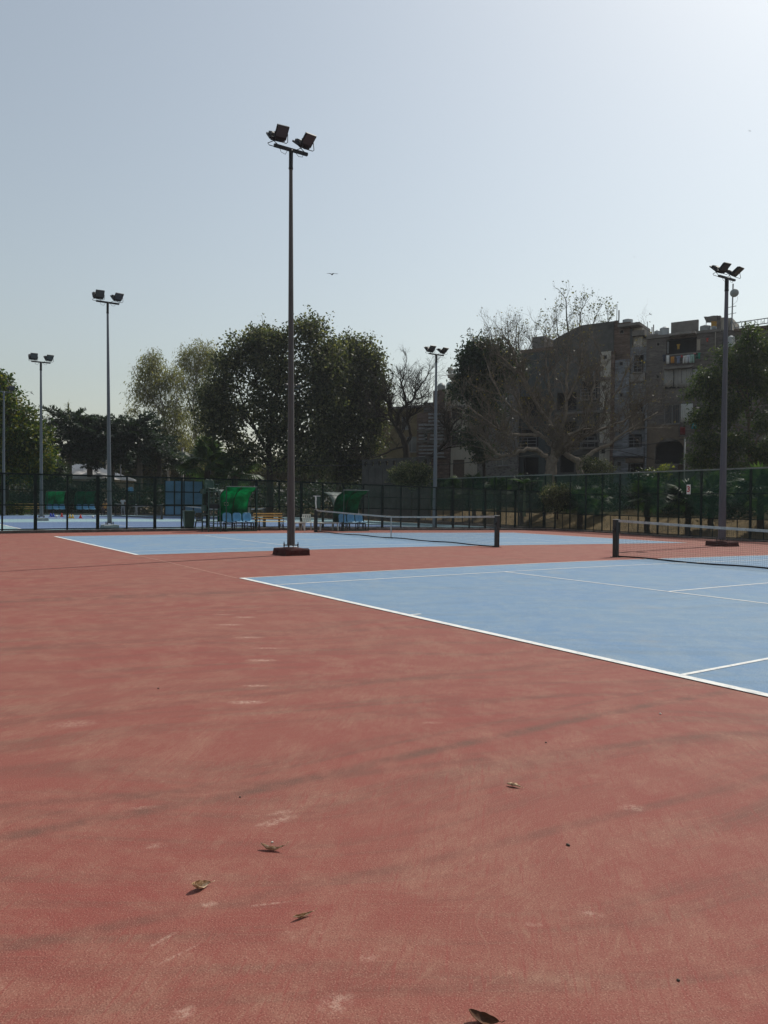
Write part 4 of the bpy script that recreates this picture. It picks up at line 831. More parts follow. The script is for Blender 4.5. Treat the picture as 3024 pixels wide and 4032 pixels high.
for a in ((2615, 1396, 1424, 13, (.05, .055, .08), 'navy shirt at the left end of the washing line', 2), (2630, 1399, 1432, 11, (.62, .62, .62), 'white towel, second piece on the washing line', 0), (2648, 1404, 1430, 14, (.42, .2, .05), 'orange-brown cloth on the washing line', 0), (2671, 1402, 1431, 17, (.16, .19, .27), 'grey-blue shirt in the middle of the washing line', 2), (2684, 1398, 1408, 6, (.4, .06, .07), 'small red cloth on the washing line', 0),
          (2697, 1400, 1430, 15, (.58, .58, .57), 'white trousers, left pair on the washing line', 1), (2711, 1397, 1428, 13, (.5, .53, .58), 'pale trousers, right pair on the washing line', 1), (2726, 1395, 1429, 15, (.3, .45, .4), 'pale green trousers on the washing line', 1), (2735, 1390, 1395, 10, (.45, .2, .2), 'pink cloth strip near the right end of the washing line', 0), (2744, 1398, 1412, 8, (.02, .09, .07), 'dark green cloth near the right end of the washing line', 0), (2753, 1389, 1413, 11, (.02, .2, .13), 'bright green cloth at the right end of the washing line', 2)):
    cloth(*a[:5], a[5], shape=a[6])
cloth(2671, 1355, 1375, 13, (.45, .28, .05), 'yellow shirt hanging inside the top balcony', .3, 2); cloth(2688, 1680, 1712, 20, (.13, .02, .022), 'large red cloth hanging below the barred window', -.3, 0, 'hanging_cloth'); cloth(2733, 1664, 1688, 22, (.03, .22, .27), 'teal cloth hanging by the tree below the white sheet', -.3, 0, 'hanging_cloth'); cloth(2785, 1331, 1346, 10, (.4, .07, .06), 'red and white cloth on the wall near the roof pier', -.1, 2, 'hanging_cloth')

# --- stair tower, white strip, grey brick bays
H = House('apartment house with brick stair tower, cream strip and grey-blue balcony bays', 2450)
H.wall('wall', (2415, 1416, 2475, 1990), M_BRKB, [(2440, 1425, 2452, 1438, 'v'), (2439, 1549, 2450, 1562, 'v'), (2434, 1690, 2446, 1704, 'v'), (2431, 1820, 2444, 1834, 'v')], depth=8)
H.wall('wall', (2475, 1366, 2541, 1990), M_BRKB, [(2496, 1398, 2534, 1466, 'b'), (2479, 1590, 2530, 1624, 'b'), (2470, 1710, 2527, 1761, 'b'), (2480, 1826, 2530, 1900, 'o')], d=.4, depth=8)
H.box('parapet', (2478, 1470, 2540, 1502), M_TIN, .1, .35); H.box('parapet', (2476, 1628, 2534, 1690), M_BRNP, .1, .35); H.box('parapet', (2413, 1763, 2534, 1797), M_BRKB, -.35, -.1); H.box('awning', (2463, 1803, 2532, 1822), M_BRNP, -.3, .3); H.box('ledge', (2411, 1796, 2532, 1800), M_DARK, -.4, .1)
H.wall('tower_wall', (2416, 1270, 2481, 1418), M_BRK, [(2442, 1300, 2455, 1312, 'v')], d=.25, ground=False, depth=4); H.box('door_frame', (2479, 1295, 2490, 1368), M_TEALS, .25, .5); H.box('tower_pier', (2418, 1262, 2432, 1275), M_BRK, .25, .6)
H.box('roof_room', (2490, 1290, 2528, 1372), M_PLST, .6, 4.); H.box('roof_slab', (2432, 1272, 2518, 1283), M_CONC, -.4, 3.2); H.box('roof_slab', (2488, 1300, 2537, 1321), M_CONC, .1, 3.)
H.wall('wall', (2361, 1384, 2402, 1990), M_PLST, [(2375, 1400, 2388, 1412, 'v'), (2371, 1519, 2386, 1531, 'v'), (2368, 1640, 2385, 1657, 'v'), (2365, 1770, 2382, 1784, 'v')], depth=8)
for y in (1484, 1612, 1743): H.box('ledge', (2356, y, 2404, y+11), M_CONC, -.45, .0)
H.box('pilaster', (2402, 1384, 2415, 1990), M_BRK, -.25, .5, ground=True)
roof_tank(2452, 1256, 2491, 1278, 'white water tank on the slab of the stair tower', .8); roof_tank(2493, 1268, 2517, 1290, 'pale water tank right of the stair tower tank', 1.8)
b = None
def rod(px, py0, py1, d, label, r=.03):
    u, z0 = fac(px, py1, d); _, z1 = fac(px, py0, d); w = FO+FU*u+FN*d; b = MB(); b.tube([(0, 0, 0), (.02, 0, (z1-z0)*.5), (0, .01, z1-z0)], r, 6); b.lathe([(r*1.6, 0), (r*1.6, .1)], 8); o = b.build('roof_rod', M_RAILM); o.location = (w[0], w[1], z0); tag(o, label, 'rod', 'thin steel rods on the roofs')
rod(2428, 1196, 1265, .5, 'tallest thin steel rod on the corner of the stair tower'); rod(2436, 1222, 1275, .4, 'short double steel rod beside the tallest roof rod', .06); rod(2548, 1267, 1330, .6, 'thin steel rod on the left corner of the brown brick house')

# --- grey gable house
H = House('dark grey cement house with sloping roofline behind the pale tree', 2280)
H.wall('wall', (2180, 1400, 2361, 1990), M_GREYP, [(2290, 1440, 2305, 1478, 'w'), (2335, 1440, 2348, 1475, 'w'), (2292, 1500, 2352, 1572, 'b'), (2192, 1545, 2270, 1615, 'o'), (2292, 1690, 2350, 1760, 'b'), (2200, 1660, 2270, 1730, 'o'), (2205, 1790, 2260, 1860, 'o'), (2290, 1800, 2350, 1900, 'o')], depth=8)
u0, zt0 = H.uz(2179, 1338, .1); u1, zt1 = H.uz(2287, 1281, .1); u2, zt2 = H.uz(2417, 1264, .1); _, zb = H.uz(2300, 1410, .1)
b = MB(); b.add([(u, y, z) for y in (.1, 5.) for u, z in ((u0, zb), (u2, zb), (u2, zt2), (u1, zt1), (u1-(u1-u0)*.5, zt0+(zt1-zt0)*.53), (u0, zt0))], [(0, 1, 2, 3, 4, 5), (11, 10, 9, 8, 7, 6), (0, 6, 7, 1), (1, 7, 8, 2), (2, 8, 9, 3), (3, 9, 10, 4), (4, 10, 11, 5), (5, 11, 6, 0)]); b.build('gable_wall', M_GREYP, H.t)
for y in (1620, 1735): H.box('ledge', (2185, y, 2355, y+8), M_CONC, -.5, 0)
H.curtain((2294, 1468, 2302, 1500), M_CURT, -.1, 3)

# --- textured house
H = House('dark pebble-clad house behind the left limbs of the pale tree', 2020)
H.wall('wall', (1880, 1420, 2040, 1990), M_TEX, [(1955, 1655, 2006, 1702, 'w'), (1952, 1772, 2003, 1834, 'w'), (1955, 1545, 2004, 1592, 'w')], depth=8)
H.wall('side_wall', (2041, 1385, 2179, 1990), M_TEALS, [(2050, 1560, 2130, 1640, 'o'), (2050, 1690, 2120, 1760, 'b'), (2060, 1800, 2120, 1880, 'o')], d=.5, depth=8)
H.box('roof_block', (2095, 1325, 2143, 1390), M_TEX, .6, 3.); H.box('roof_block', (2040, 1372, 2180, 1390), M_BRK, .5, 6.); H.box('parapet', (1880, 1408, 2040, 1424), M_CONC, -.1, .3)

# --- cream house with balustrade
H = House('cream plastered house with a white balustrade on its roof terrace', 1825)
H.wall('wall', (1775, 1482, 1880, 1990), M_CREAM, [(1794, 1503, 1822, 1521, 'w'), (1776, 1606, 1820, 1647, 'wsg'), (1774, 1701, 1817, 1752, 'wsg'), (1782, 1810, 1828, 1890, 'd')], depth=8)
H.box('terrace_slab', (1763, 1468, 1890, 1482), M_CREAM, -.9, 1.); H.box('terrace_pier', (1763, 1446, 1775, 1470), M_PLST, -.9, -.5)
b = MB(); u0, u1, z0, z1 = H.rect((1775, 1449, 1890, 1454), -.8); b.box(u0, u1, -.85, -.7, z0, z1); b.build('handrail', M_CREAM, H.t)
_, _, zz0, _ = H.rect((1775, 1468, 1890, 1469), -.8)
n = 15
for i in range(n):
    x = u0+(u1-u0)*(i+.5)/n; b = MB(); hh = z0-zz0; b.lathe([(.05, 0), (.1, hh*.25), (.04, hh*.5), (.1, hh*.75), (.05, hh)], 8, (x, -.78, zz0)); b.build('baluster', M_WHITE, H.t, True)
H.box('shade_slab', (1768, 1598, 1826, 1605), M_CONC, -.4, 0); H.box('shade_slab', (1766, 1693, 1824, 1700), M_CONC, -.4, 0)

# --- striped stone house and low roofs
H = House('low house of whitewashed stone courses with brick upper storey, left of the cream house', 1700)
H.wall('wall', (1640, 1622, 1770, 1990), M_BRK, [(1667, 1706, 1682, 1740, 'w')], d=.6, depth=7)
H.box('upper_wall', (1705, 1537, 1752, 1622), M_BRK, .6, 5); H.box('side_strip', (1752, 1533, 1762, 1622), M_CREAM, .5, 5); H.box('terrace_wall', (1668, 1585, 1705, 1640), M_BRK2, 1.2, 5)
rr = random.Random(4)
for i in range(13):
    y0 = 1626+i*14
    x = 1686 if i < 3 else 1648
    while x < 1744:
        wd = rr.uniform(14, 26); x1 = min(x+wd, 1746)
        if not (1663 < (x+x1)/2 < 1686 and 1700 < y0 < 1745): H.box('stone', (x, y0+rr.uniform(0, 1.5), x1-1, y0+8), M_STONEW, .42-rr.uniform(0, .05), .65)
        x = x1+.6
for y in (1690, 1735, 1800): H.box('ledge', (1642, y, 1752, y+4), M_CONC, .1, .6)
roof_tank(1724, 1508, 1752, 1536, 'domed water tank on the brick storey beside the grey pole', 2., M_TANKG, True); roof_tank(1758, 1503, 1784, 1534, 'domed water tank half hidden by the cream house', 3., M_TANKG, True)
H = House('low yellowish house with a flat dark roof behind the bare tree', 1560)
H.wall('wall', (1440, 1608, 1668, 1990), plain('ochre_plaster', (.15, .12, .065), .9, .3, .8, .1, dirt=(.14, .11, .07)), [(1490, 1640, 1520, 1680, 'w'), (1580, 1640, 1610, 1690, 'w'), (1600, 1720, 1640, 1780, 'w')], d=6., depth=6)
H.box('roof_slab', (1430, 1602, 1675, 1610), M_CONC, 5.6, 10)
H.box('water_drum', (1478, 1640, 1490, 1668), plain('blue_drum', (.06, .25, .38), .5, .2, 3.), 5., 5.6)
# boundary wall with square openings
M_BWALL = plain('grimy_boundary_wall', (.06, .056, .052), .95, .35, .9, .1, bump=.3)
t0 = at(1440, 1900, 62.); A0 = np.array([at(1425, 1900, 66.)[0], at(1425, 1900, 66.)[1]]); A1 = np.array([at(1690, 1900, 60.)[0], at(1690, 1900, 60.)[1]]); ln = np.linalg.norm(A1-A0)
t = thing('boundary_wall', 'grey boundary wall with a row of square openings below the bare tree', 'wall', (A0[0], A0[1], .3), math.atan2(*(A1-A0)[::-1])); zt = at(1500, 1806, 64.)[2]-.3; zh0 = at(1500, 1832, 64.)[2]-.3
b = MB(); b.box(0, ln, 0, .2, 0, zh0); b.build('lower_wall', M_BWALL, t); n = 9
for i in range(n+1): b = MB(); x = ln*i/n; b.box(max(0, x-.28), min(ln, x+.28), 0, .2, zh0, zt-.2); b.build('pier', M_BWALL, t)
b = MB(); b.box(0, ln, -.04, .24, zt-.2, zt); b.build('coping', M_BWALL, t)
for i in range(n): b = MB(); x = ln*i/n; b.box(x+.06, x+ln/n-.06, -.03, 0, .3, zh0-.15); b.build('panel', M_BWALL, t)

# --- house at the right edge with mast, ladder and tank
H = House('brown brick house cut by the right edge, behind the feathery tree', 2940)
H.wall('wall', (2853, 1290, 3120, 1990), M_BRK2, [(2985, 1293, 2994, 1304, 'v'), (2900, 1400, 2960, 1460, 'o'), (2900, 1520, 2960, 1600, 'o')], depth=8)
H.box('roof_slab', (2890, 1282, 3120, 1292), M_BRK, -.3, 5.); H.box('roof_room', (2853, 1252, 2882, 1300), M_PLST, 1.5, 5)
H.box('bracket_shelf', (2862, 1366, 2884, 1392), M_BRK2, -1.2, 0.)
roof_tank(2864, 1321, 2893, 1366, 'white ribbed water tank on a ledge right behind the purple-grey pole', -.7)
d = 1.2; u0, z0 = fac(2880, 1345, d); w = FO+FU*u0+FN*d; zt = fac(2883, 1118, d)[1]
t = thing('antenna_mast', 'thin lattice mast with a round dish on the roof at the right', 'antenna', (w[0], w[1], z0), FA)
b = MB(); b.tube([(0, 0, 1.), (.03, 0, (zt-z0)*.6), (.06, 0, zt-z0)], .06, 6); b.build('mast_tube', M_RAILM, t)
for k in ((-.7, .3), (.7, .2), (.2, -.8)): b = MB(); b.bar((k[0], k[1], 0), (0, 0, 1.9), .035); b.build('brace', M_RAILM, t)
for z in (.60, .48): b = MB(); b.bar((-.3, 0, (zt-z0)*z), (.35, 0, (zt-z0)*z+.05), .025); b.build('cross_arm', M_RAILM, t)
ud, zd = fac(2893, 1155, d); b = MB(); r = .36; Mx = Matrix.Translation((ud-u0, -.15, zd-z0)) @ Matrix.Rotation(R(90), 4, 'X') @ Matrix.Rotation(R(8), 4, 'Y'); b.lathe([(r*.2, .13), (r*.7, .09), (r*.96, .02), (r, 0), (r, -.03), (r*.5, -.03)], 22, (0, 0, 0), Mx); b.build('dish', M_TANKG, t, True)
b = MB(); b.tube([(ud-u0+.25, 0, zd-z0-.3), (ud-u0+.2, 0, zd-z0-.7), (.06, 0, zd-z0-1.)], .012, 5); b.build('cable', M_TANK, t)
u0, za = fac(2888, 1272, .5); u1, zb_ = fac(3110, 1240, .5); w = FO+FU*u0+FN*.5; t = thing('ladder', 'long grey ladder lying along the roof edge at the right', 'ladder', (w[0], w[1], 0), FA)
for dz in (0, -.42): b = MB(); b.rbar((0, 0, za+dz), (u1-u0, 0, zb_+dz), .04, .07); b.build('stile', M_RAILM, t)
for k in range(17): f = (k+.5)/17; b = MB(); b.bar(((u1-u0)*f, 0, za+(zb_-za)*f), ((u1-u0)*f, 0, za+(zb_-za)*f-.42), .022); b.build('rung', M_RAILM, t)

# --- shed with a pale corrugated roof behind the west courts
D = 84.
M_CORR = NT('pale_corrugated_roof'); _v = M_CORR.obj(); _w = M_CORR.n('TexWave', Vector=_v, Scale=2.2, Distortion=.4); M_CORR.bump(_w.outputs['Fac'], .6, .05); M_CORR = M_CORR.base(M_CORR.mix((.60, .59, .58), (.44, .43, .42), M_CORR.step(M_CORR.noise(M_CORR.mapping(_v, (1, .3, 1)), 1.1, 6), .4, .65)), .6, .3)
c0 = at(330, 1900, D); t = thing('low_shed', 'low shed with a pale grey pitched roof behind the dark palms', 'building', (c0[0], c0[1], 0), YAW-R(90))
pl = lambda px, py, dd=0: (float((at(px, py, D+dd)-c0)@RT0), float(at(px, py, D+dd)[2]))
rx, rz_ = pl(300, 1822); ex, ez = pl(452, 1888); lx, lz = pl(150, 1890); fx = pl(240, 1888)[0]
b = MB(); b.add([(lx, -3, lz), (ex, -3, ez), (ex, 9, ez), (lx, 9, lz), (rx-1.2, 3, rz_), (rx+.6, 3, rz_)], [(0, 1, 5, 4), (1, 2, 5), (2, 3, 4, 5), (3, 0, 4)]); b.build('roof', M_CORR, t)
b = MB(); b.box(lx+.5, ex-.6, -2.4, 8.4, 0, min(lz, ez)-.02); wl = b.build('wall', M_CREAM, t)
for x in np.linspace(lx+1.5, ex-2, 5): b = MB(); b.box(x, x+1.1, -2.46, -2.41, .9, 2.1); f_ = b.build('window', M_SHUT, t); b = MB(); b.box(x+.07, x+1.03, -2.48, -2.462, .97, 2.03); b.build('pane', M_PANE, f_)
b = MB(); b.box(lx-.2, ex+.1, -3.5, -2.9, ez-.25, ez-.1); b.build('eave_board', M_CREAM, t)
# ------------------------------------------------------------------ plants
def leaf_mat(name, c0, c1, c2, tr=.45, nscale=.5, gloss=.35):
    m = NT(name); rnd = m.n('NewGeometry').outputs['Random Per Island']
    c = m.ramp(rnd, [(0, c0), (.55, c1), (1, c2)]); c = m.mix(c, c0, m.math('MULTIPLY', m.step(m.noise(m.obj(), nscale, 2), .45, .62), .6))
    m.base(c, .5, gloss)
    tl = m.n('BsdfTranslucent', Color=m.mix(c, (1.6, 1.7, .9), 1., 'MULTIPLY')); mx = m.n('MixShader', Fac=tr)
    m.t.links.new(m.bsdf.outputs[0], mx.inputs[1]); m.t.links.new(tl.outputs[0], mx.inputs[2]); m.t.links.new(mx.outputs[0], m.out.inputs['Surface']); return m.mat
def bark(name, c, sc=4.): return plain(name, c, .9, .35, sc, .1, streak=False, bump=.7)
LM_PEEP = leaf_mat('peepal_leaves', (.022, .03, .015), (.058, .069, .033), (.19, .18, .095), .48)
LM_LEFT = leaf_mat('dense_tree_leaves', (.016, .036, .008), (.045, .075, .013), (.17, .15, .02), .42)
LM_EUC = leaf_mat('eucalyptus_leaves', (.075, .08, .032), (.14, .14, .058), (.25, .225, .095), .52, .25)
LM_DARK = leaf_mat('dark_drooping_leaves', (.010, .022, .012), (.02, .038, .018), (.04, .06, .022), .3)
LM_FEATH = leaf_mat('feathery_leaves', (.015, .03, .011), (.032, .052, .016), (.085, .105, .025), .45)
LM_SCRUB = leaf_mat('olive_scrub_leaves', (.045, .045, .022), (.075, .07, .032), (.11, .10, .045), .4)
LM_HEDGE = leaf_mat('dark_hedge_leaves', (.010, .018, .010), (.018, .032, .014), (.035, .05, .02), .3)
LM_BUSH = leaf_mat('pale_tipped_bush_leaves', (.025, .04, .018), (.06, .075, .03), (.20, .18, .10), .35)
LM_YEL = leaf_mat('yellow_leaves', (.20, .16, .02), (.30, .24, .03), (.4, .3, .05), .5)
LM_PALM = leaf_mat('fan_palm_leaves', (.022, .045, .018), (.04, .075, .025), (.09, .12, .04), .35, .8)
LM_FISH = leaf_mat('fishtail_palm_leaves', (.010, .020, .012), (.018, .034, .018), (.035, .055, .028), .25, .6)
BK_PALE = bark('pale_grey_bark', (.18, .15, .118)); BK_DARK = bark('dark_bark', (.035, .028, .022)); BK_MID = bark('brown_bark', (.11, .085, .062)); BK_EUC = bark('white_eucalyptus_bark', (.34, .31, .27), 2.); BK_GREY = bark('grey_palm_trunk', (.12, .11, .095)); BK_TWIG = bark('grey_brown_twigs', (.125, .103, .08))
def quads(P, D, Nn, ln, wd):           # rhombic leaves: base points, directions, side vectors
    a = P; c = P+D*ln[:, None]; m_ = P+D*(ln*.45)[:, None]; s = Nn*(wd/2)[:, None]
    V = np.stack([a, m_+s, c, m_-s], 1).reshape(-1, 3); return V, np.arange(len(P)*4).reshape(-1, 4)
def rand_unit(rg, n): v = rg.normal(size=(n, 3)); return v/np.linalg.norm(v, axis=1, keepdims=True)
def px_blobs(blobs, D): return [(at(px, py, D+(dd[0] if dd else 0)), rx*D/FPX, ry*D/FPX) for px, py, rx, ry, *dd in blobs]
def clump_points(bl, rg, n, shell=.3, flat=.95):
    wts = np.array([b[1]*b[2] for b in bl]); ks = rg.choice(len(bl), n, p=wts/wts.sum()); out = np.zeros((n, 3)); o2 = np.zeros((n, 3))
    for i, k in enumerate(ks):
        c, rx, rz = bl[k]; d = rand_unit(rg, 1)[0]; r = rg.random()**shell
        off = RT0*d[0]*rx*r+FW0*d[1]*(rx+rz)/2*flat*r+UP0*d[2]*rz*r; out[i] = c+off; o2[i] = d
    return out, o2
def leaves_at(cp, outd, rg, per, cr, ln, wd, droop=.3, outw=.4):
    n = len(cp)*per; idx = np.repeat(np.arange(len(cp)), per); P = cp[idx]+rg.normal(size=(n, 3))*cr*np.array([1, 1, .75])
    D = rand_unit(rg, n)+outd[idx]*outw-UP0*droop; D /= np.linalg.norm(D, axis=1, keepdims=True)
    N = np.cross(D, rand_unit(rg, n)); N /= np.linalg.norm(N, axis=1, keepdims=True)+1e-9
    L_ = ln*rg.uniform(.45, 1.4, n); return quads(P, D, N, L_, L_*wd)
def tree(name, label, D, base_px, trunk, blobs, lm, bk, n=300, per=40, cr=.45, ln=.3, wd=.55, r0=.25, shell=.35, seed=1, droop=.3, group='trees round the courts', base_z=0., sprigs=0, twigfrac=.35, cat='tree', outw=.4, limbs=True):
    """trunk: list of pixel paths [(px, py), ...] first is the stem; blobs: pixel ellipses of the crown; everything built at distance D"""
    rg = np.random.default_rng(seed); g = at(base_px, 1990, D); org = np.array([g[0], g[1], base_z]); t = thing(name, label, cat, org, 0, group)
    bl = px_blobs(blobs, D); cp, od = clump_points(bl, rg, n, shell)
    b = MB(); nodes = []
    for i, path in enumerate(trunk):
        pts = [at(p[0], p[1], D+(p[2] if len(p) > 2 else 0))-org for p in path]
        if i == 0: pts = [np.array([pts[0][0], pts[0][1], -.2])]+pts
        k = len(pts); rs = [(r0 if i == 0 else r0*.5)*(1-.72*j/(k-1)) for j in range(k)]; b.tube(pts, rs, 8 if i == 0 else 6); nodes += [(p, r) for p, r in zip(pts[1:], rs[1:])]
    if limbs:
        tip = nodes[len(trunk[0])-1][0] if nodes else np.zeros(3)
        for c, rx, rz in bl:
            e = c-org; j = min(range(len(nodes)), key=lambda q: np.linalg.norm(nodes[q][0]-e)+(0 if nodes[q][0][2] < e[2] else 1.5)); s = nodes[j][0]; mid = (s+e)/2+np.array([0, 0, .12*np.linalg.norm(e-s)])+rg.normal(size=3)*.15
            b.tube([s, mid, e], [nodes[j][1]*.6, nodes[j][1]*.42, .02], 5, False); nodes.append((mid, nodes[j][1]*.4)); nodes.append((e, .03))
    NP = np.array([q[0] for q in nodes])
    for q in range(int(n*twigfrac)):
        e = cp[q]-org; dd = np.linalg.norm(NP-e, axis=1)+(NP[:, 2] > e[2])*.8; s = NP[int(np.argmin(dd))]; b.tube([s, (s+e)/2+rg.normal(size=3)*.12+np.array([0, 0, .1]), e], [.028, .018, .007], 3, False)
    if sprigs:
        top = cp[np.argsort(-cp[:, 2]+rg.normal(size=len(cp))*1.2)[:sprigs]]; ex = top+np.stack([rg.normal(0, .35, sprigs), rg.normal(0, .35, sprigs), rg.uniform(.4, 1.3, sprigs)], 1)
        for s, e in zip(top, ex): b.tube([s-org, (s+e)/2-org+rg.normal(size=3)*.06, e-org], [.02, .014, .007], 3, False)
        cp2 = np.concatenate([ex, top*.4+ex*.6]); V2, F2 = leaves_at(cp2, np.tile(UP0, (len(cp2), 1)), rg, 7, cr*.42, ln*.9, wd, droop, 0)
    b.build('trunk', bk, t, True)
    V, F = leaves_at(cp, od, rg, per, cr, ln, wd, droop, outw)
    if sprigs: F = np.concatenate([F, F2+len(V)]); V = np.concatenate([V, V2])
    link('crown', np_mesh('crown', V-org, F), lm, t); return t
def ppath(*xy): return list(xy)

# large peepal tree in the middle
tree('peepal_tree', 'largest dark leafy tree, in the middle behind the tallest pole', 72., 1063, [[(1063, 1960), (1062, 1840), (1058, 1740), (1075, 1620), (1100, 1500), (1110, 1400)], [(1062, 1800), (1010, 1700), (960, 1600), (930, 1500)], [(1060, 1760), (1150, 1660), (1240, 1560), (1280, 1440)], [(1075, 1640), (1020, 1540), (990, 1440)]],
     [(865, 1570, 65, 85), (895, 1470, 70, 75), (960, 1400, 85, 80), (1060, 1380, 95, 85), (1190, 1340, 75, 70), (1235, 1300, 55, 45), (1080, 1480, 120, 80), (900, 1640, 80, 70), (1020, 1600, 90, 60), (1250, 1470, 110, 110), (1130, 1600, 70, 90), (1240, 1640, 110, 110), (1060, 1700, 60, 50), (870, 1700, 50, 40), (1190, 1760, 110, 80), (940, 1740, 55, 50), (1290, 1560, 80, 100), (1300, 1420, 60, 80), (1130, 1690, 90, 60), (1000, 1785, 60, 40), (1090, 1820, 70, 40), (1230, 1830, 90, 40), (835, 1560, 48, 75), (825, 1650, 40, 55), (1010, 1345, 55, 50), (1115, 1340, 60, 52), (1300, 1390, 55, 60), (1290, 1490, 70, 80)],
     LM_PEEP, BK_DARK, 1200, 44, .5, .30, .62, .38, .36, 11, .45, sprigs=46, base_z=-.3)
tree('peepal_tree', 'second dark leafy tree, right of the tallest pole, touching the largest one', 75., 1332, [[(1332, 1960), (1335, 1830), (1340, 1700), (1370, 1560), (1390, 1450)], [(1338, 1740), (1420, 1640), (1450, 1560)], [(1340, 1720), (1280, 1640), (1260, 1560)]],
     [(1380, 1470, 85, 80), (1430, 1400, 60, 70), (1370, 1370, 50, 45), (1330, 1560, 95, 90), (1430, 1540, 70, 90), (1490, 1510, 35, 50), (1400, 1650, 95, 85), (1310, 1720, 90, 80), (1440, 1740, 65, 70), (1360, 1800, 90, 45), (1250, 1810, 60, 40), (1480, 1640, 35, 55), (1310, 1410, 55, 60), (1465, 1450, 42, 60), (1475, 1560, 42, 70), (1400, 1840, 60, 45), (1440, 1800, 40, 45), (1340, 1870, 70, 35)],
     LM_PEEP, BK_MID, 860, 44, .5, .29, .62, .3, .36, 12, .45, sprigs=34, base_z=-.3)
# left edge
tree('dense_tree', 'dense broad green tree with yellow-green tops at the left edge', 64., 20, [[(20, 1960), (20, 1850), (10, 1740), (0, 1640)]],
     [(-10, 1540, 55, 75), (20, 1600, 75, 80), (70, 1660, 75, 75), (115, 1730, 80, 75), (30, 1740, 115, 100), (-70, 1680, 110, 160), (150, 1800, 60, 65), (60, 1830, 120, 60), (-40, 1850, 120, 60)],
     LM_LEFT, BK_DARK, 980, 46, .34, .28, .5, .4, .3, 21, .35, twigfrac=.1, outw=.7)
tree('dense_tree', 'low dark tree between the dense tree and the first fishtail palm', 70., 190, [[(190, 1960), (192, 1880), (195, 1820)]], [(180, 1830, 45, 50), (225, 1850, 35, 40), (150, 1860, 45, 40), (205, 1895, 55, 35)], LM_DARK, BK_DARK, 170, 40, .3, .25, .5, .2, .4, 22, .4)
# eucalyptus
tree('eucalyptus_tree', 'airy olive eucalyptus with twin white stems left of the largest tree', 92., 668, [[(668, 1960), (662, 1860), (655, 1760), (648, 1640), (625, 1530), (600, 1440)], [(668, 1870), (676, 1760), (690, 1640), (700, 1520)], [(650, 1650), (590, 1560), (545, 1500), (520, 1440)], [(655, 1720), (580, 1640), (525, 1620)]],
     [(600, 1460, 55, 45), (560, 1490, 40, 50), (630, 1520, 65, 55), (540, 1545, 28, 45), (525, 1620, 30, 35), (680, 1490, 45, 50), (660, 1590, 60, 55), (590, 1570, 35, 40), (690, 1660, 55, 60), (640, 1700, 50, 50), (600, 1420, 45, 22), (700, 1740, 60, 50)],
     LM_EUC, BK_EUC, 430, 30, .5, .42, .2, .2, .45, 31, 1.1, sprigs=26, base_z=-.4, twigfrac=.6)
tree('eucalyptus_tree', 'taller pale olive eucalyptus partly behind the largest tree', 96., 790, [[(790, 1960), (785, 1840), (770, 1700), (760, 1580), (775, 1460), (790, 1390)], [(765, 1640), (730, 1540), (715, 1440)], [(770, 1600), (820, 1500), (840, 1420)]],
     [(790, 1385, 65, 35), (735, 1420, 45, 45), (830, 1420, 45, 50), (780, 1450, 70, 50), (740, 1520, 60, 55), (810, 1540, 50, 60), (760, 1620, 70, 60), (800, 1700, 55, 60), (740, 1740, 60, 50), (800, 1790, 45, 45)],
     LM_EUC, BK_EUC, 430, 30, .5, .42, .2, .2, .45, 32, 1.1, sprigs=26, base_z=-.4, twigfrac=.6)
# distant scrub
for i, (bx, bl) in enumerate(((330, [(260, 1850, 60, 40), (330, 1830, 60, 40), (390, 1860, 60, 40), (300, 1890, 90, 35), (420, 1800, 45, 40)]), (520, [(480, 1840, 60, 50), (560, 1830, 70, 60), (620, 1810, 60, 60), (540, 1890, 90, 40), (620, 1880, 60, 40)]), (760, [(720, 1820, 60, 50), (790, 1840, 50, 45), (850, 1850, 55, 45), (910, 1870, 60, 40), (700, 1880, 60, 35), (960, 1850, 40, 45)]), (1180, [(1130, 1850, 70, 40), (1210, 1870, 60, 35), (1290, 1870, 60, 35), (1020, 1880, 60, 35)]))):
    tree('scrub_tree', ('low olive scrub tree behind the shed roof', 'low olive scrub tree behind the rightmost fishtail palms', 'low olive scrub tree behind the distant fan palms', 'low olive scrub under the largest tree')[i], 102.+i, bx, [[(bx, 1970), (bx+4, 1900), (bx-3, 1850)]], bl, LM_SCRUB, BK_MID, 420, 40, .7, .38, .45, .2, .4, 41+i, .3, base_z=-.4, twigfrac=.5)
# dark drooping tree and the feathery tree on the right
tree('drooping_tree', 'dark green drooping-leaved tree left of the bare-limbed pale tree', 63., 1905, [[(1905, 1960), (1906, 1850), (1904, 1700), (1900, 1560), (1890, 1450), (1880, 1380)], [(1902, 1620), (1840, 1560), (1800, 1540)], [(1898, 1520), (1950, 1450), (1970, 1400)]],
     [(1875, 1375, 50, 40), (1930, 1385, 55, 45), (1985, 1395, 45, 40), (1840, 1420, 40, 35), (1900, 1450, 70, 45), (1960, 1470, 50, 40), (1800, 1535, 34, 26), (1850, 1550, 35, 30), (1900, 1540, 45, 40), (2010, 1440, 45, 45), (1940, 1530, 50, 40), (1850, 1480, 45, 40), (1880, 1640, 40, 45), (1930, 1620, 40, 40), (1860, 1720, 35, 35), (1900, 1780, 30, 35)], LM_DARK, BK_DARK, 640, 34, .36, .3, .4, .16, .4, 51, .7, base_z=.7, sprigs=14)
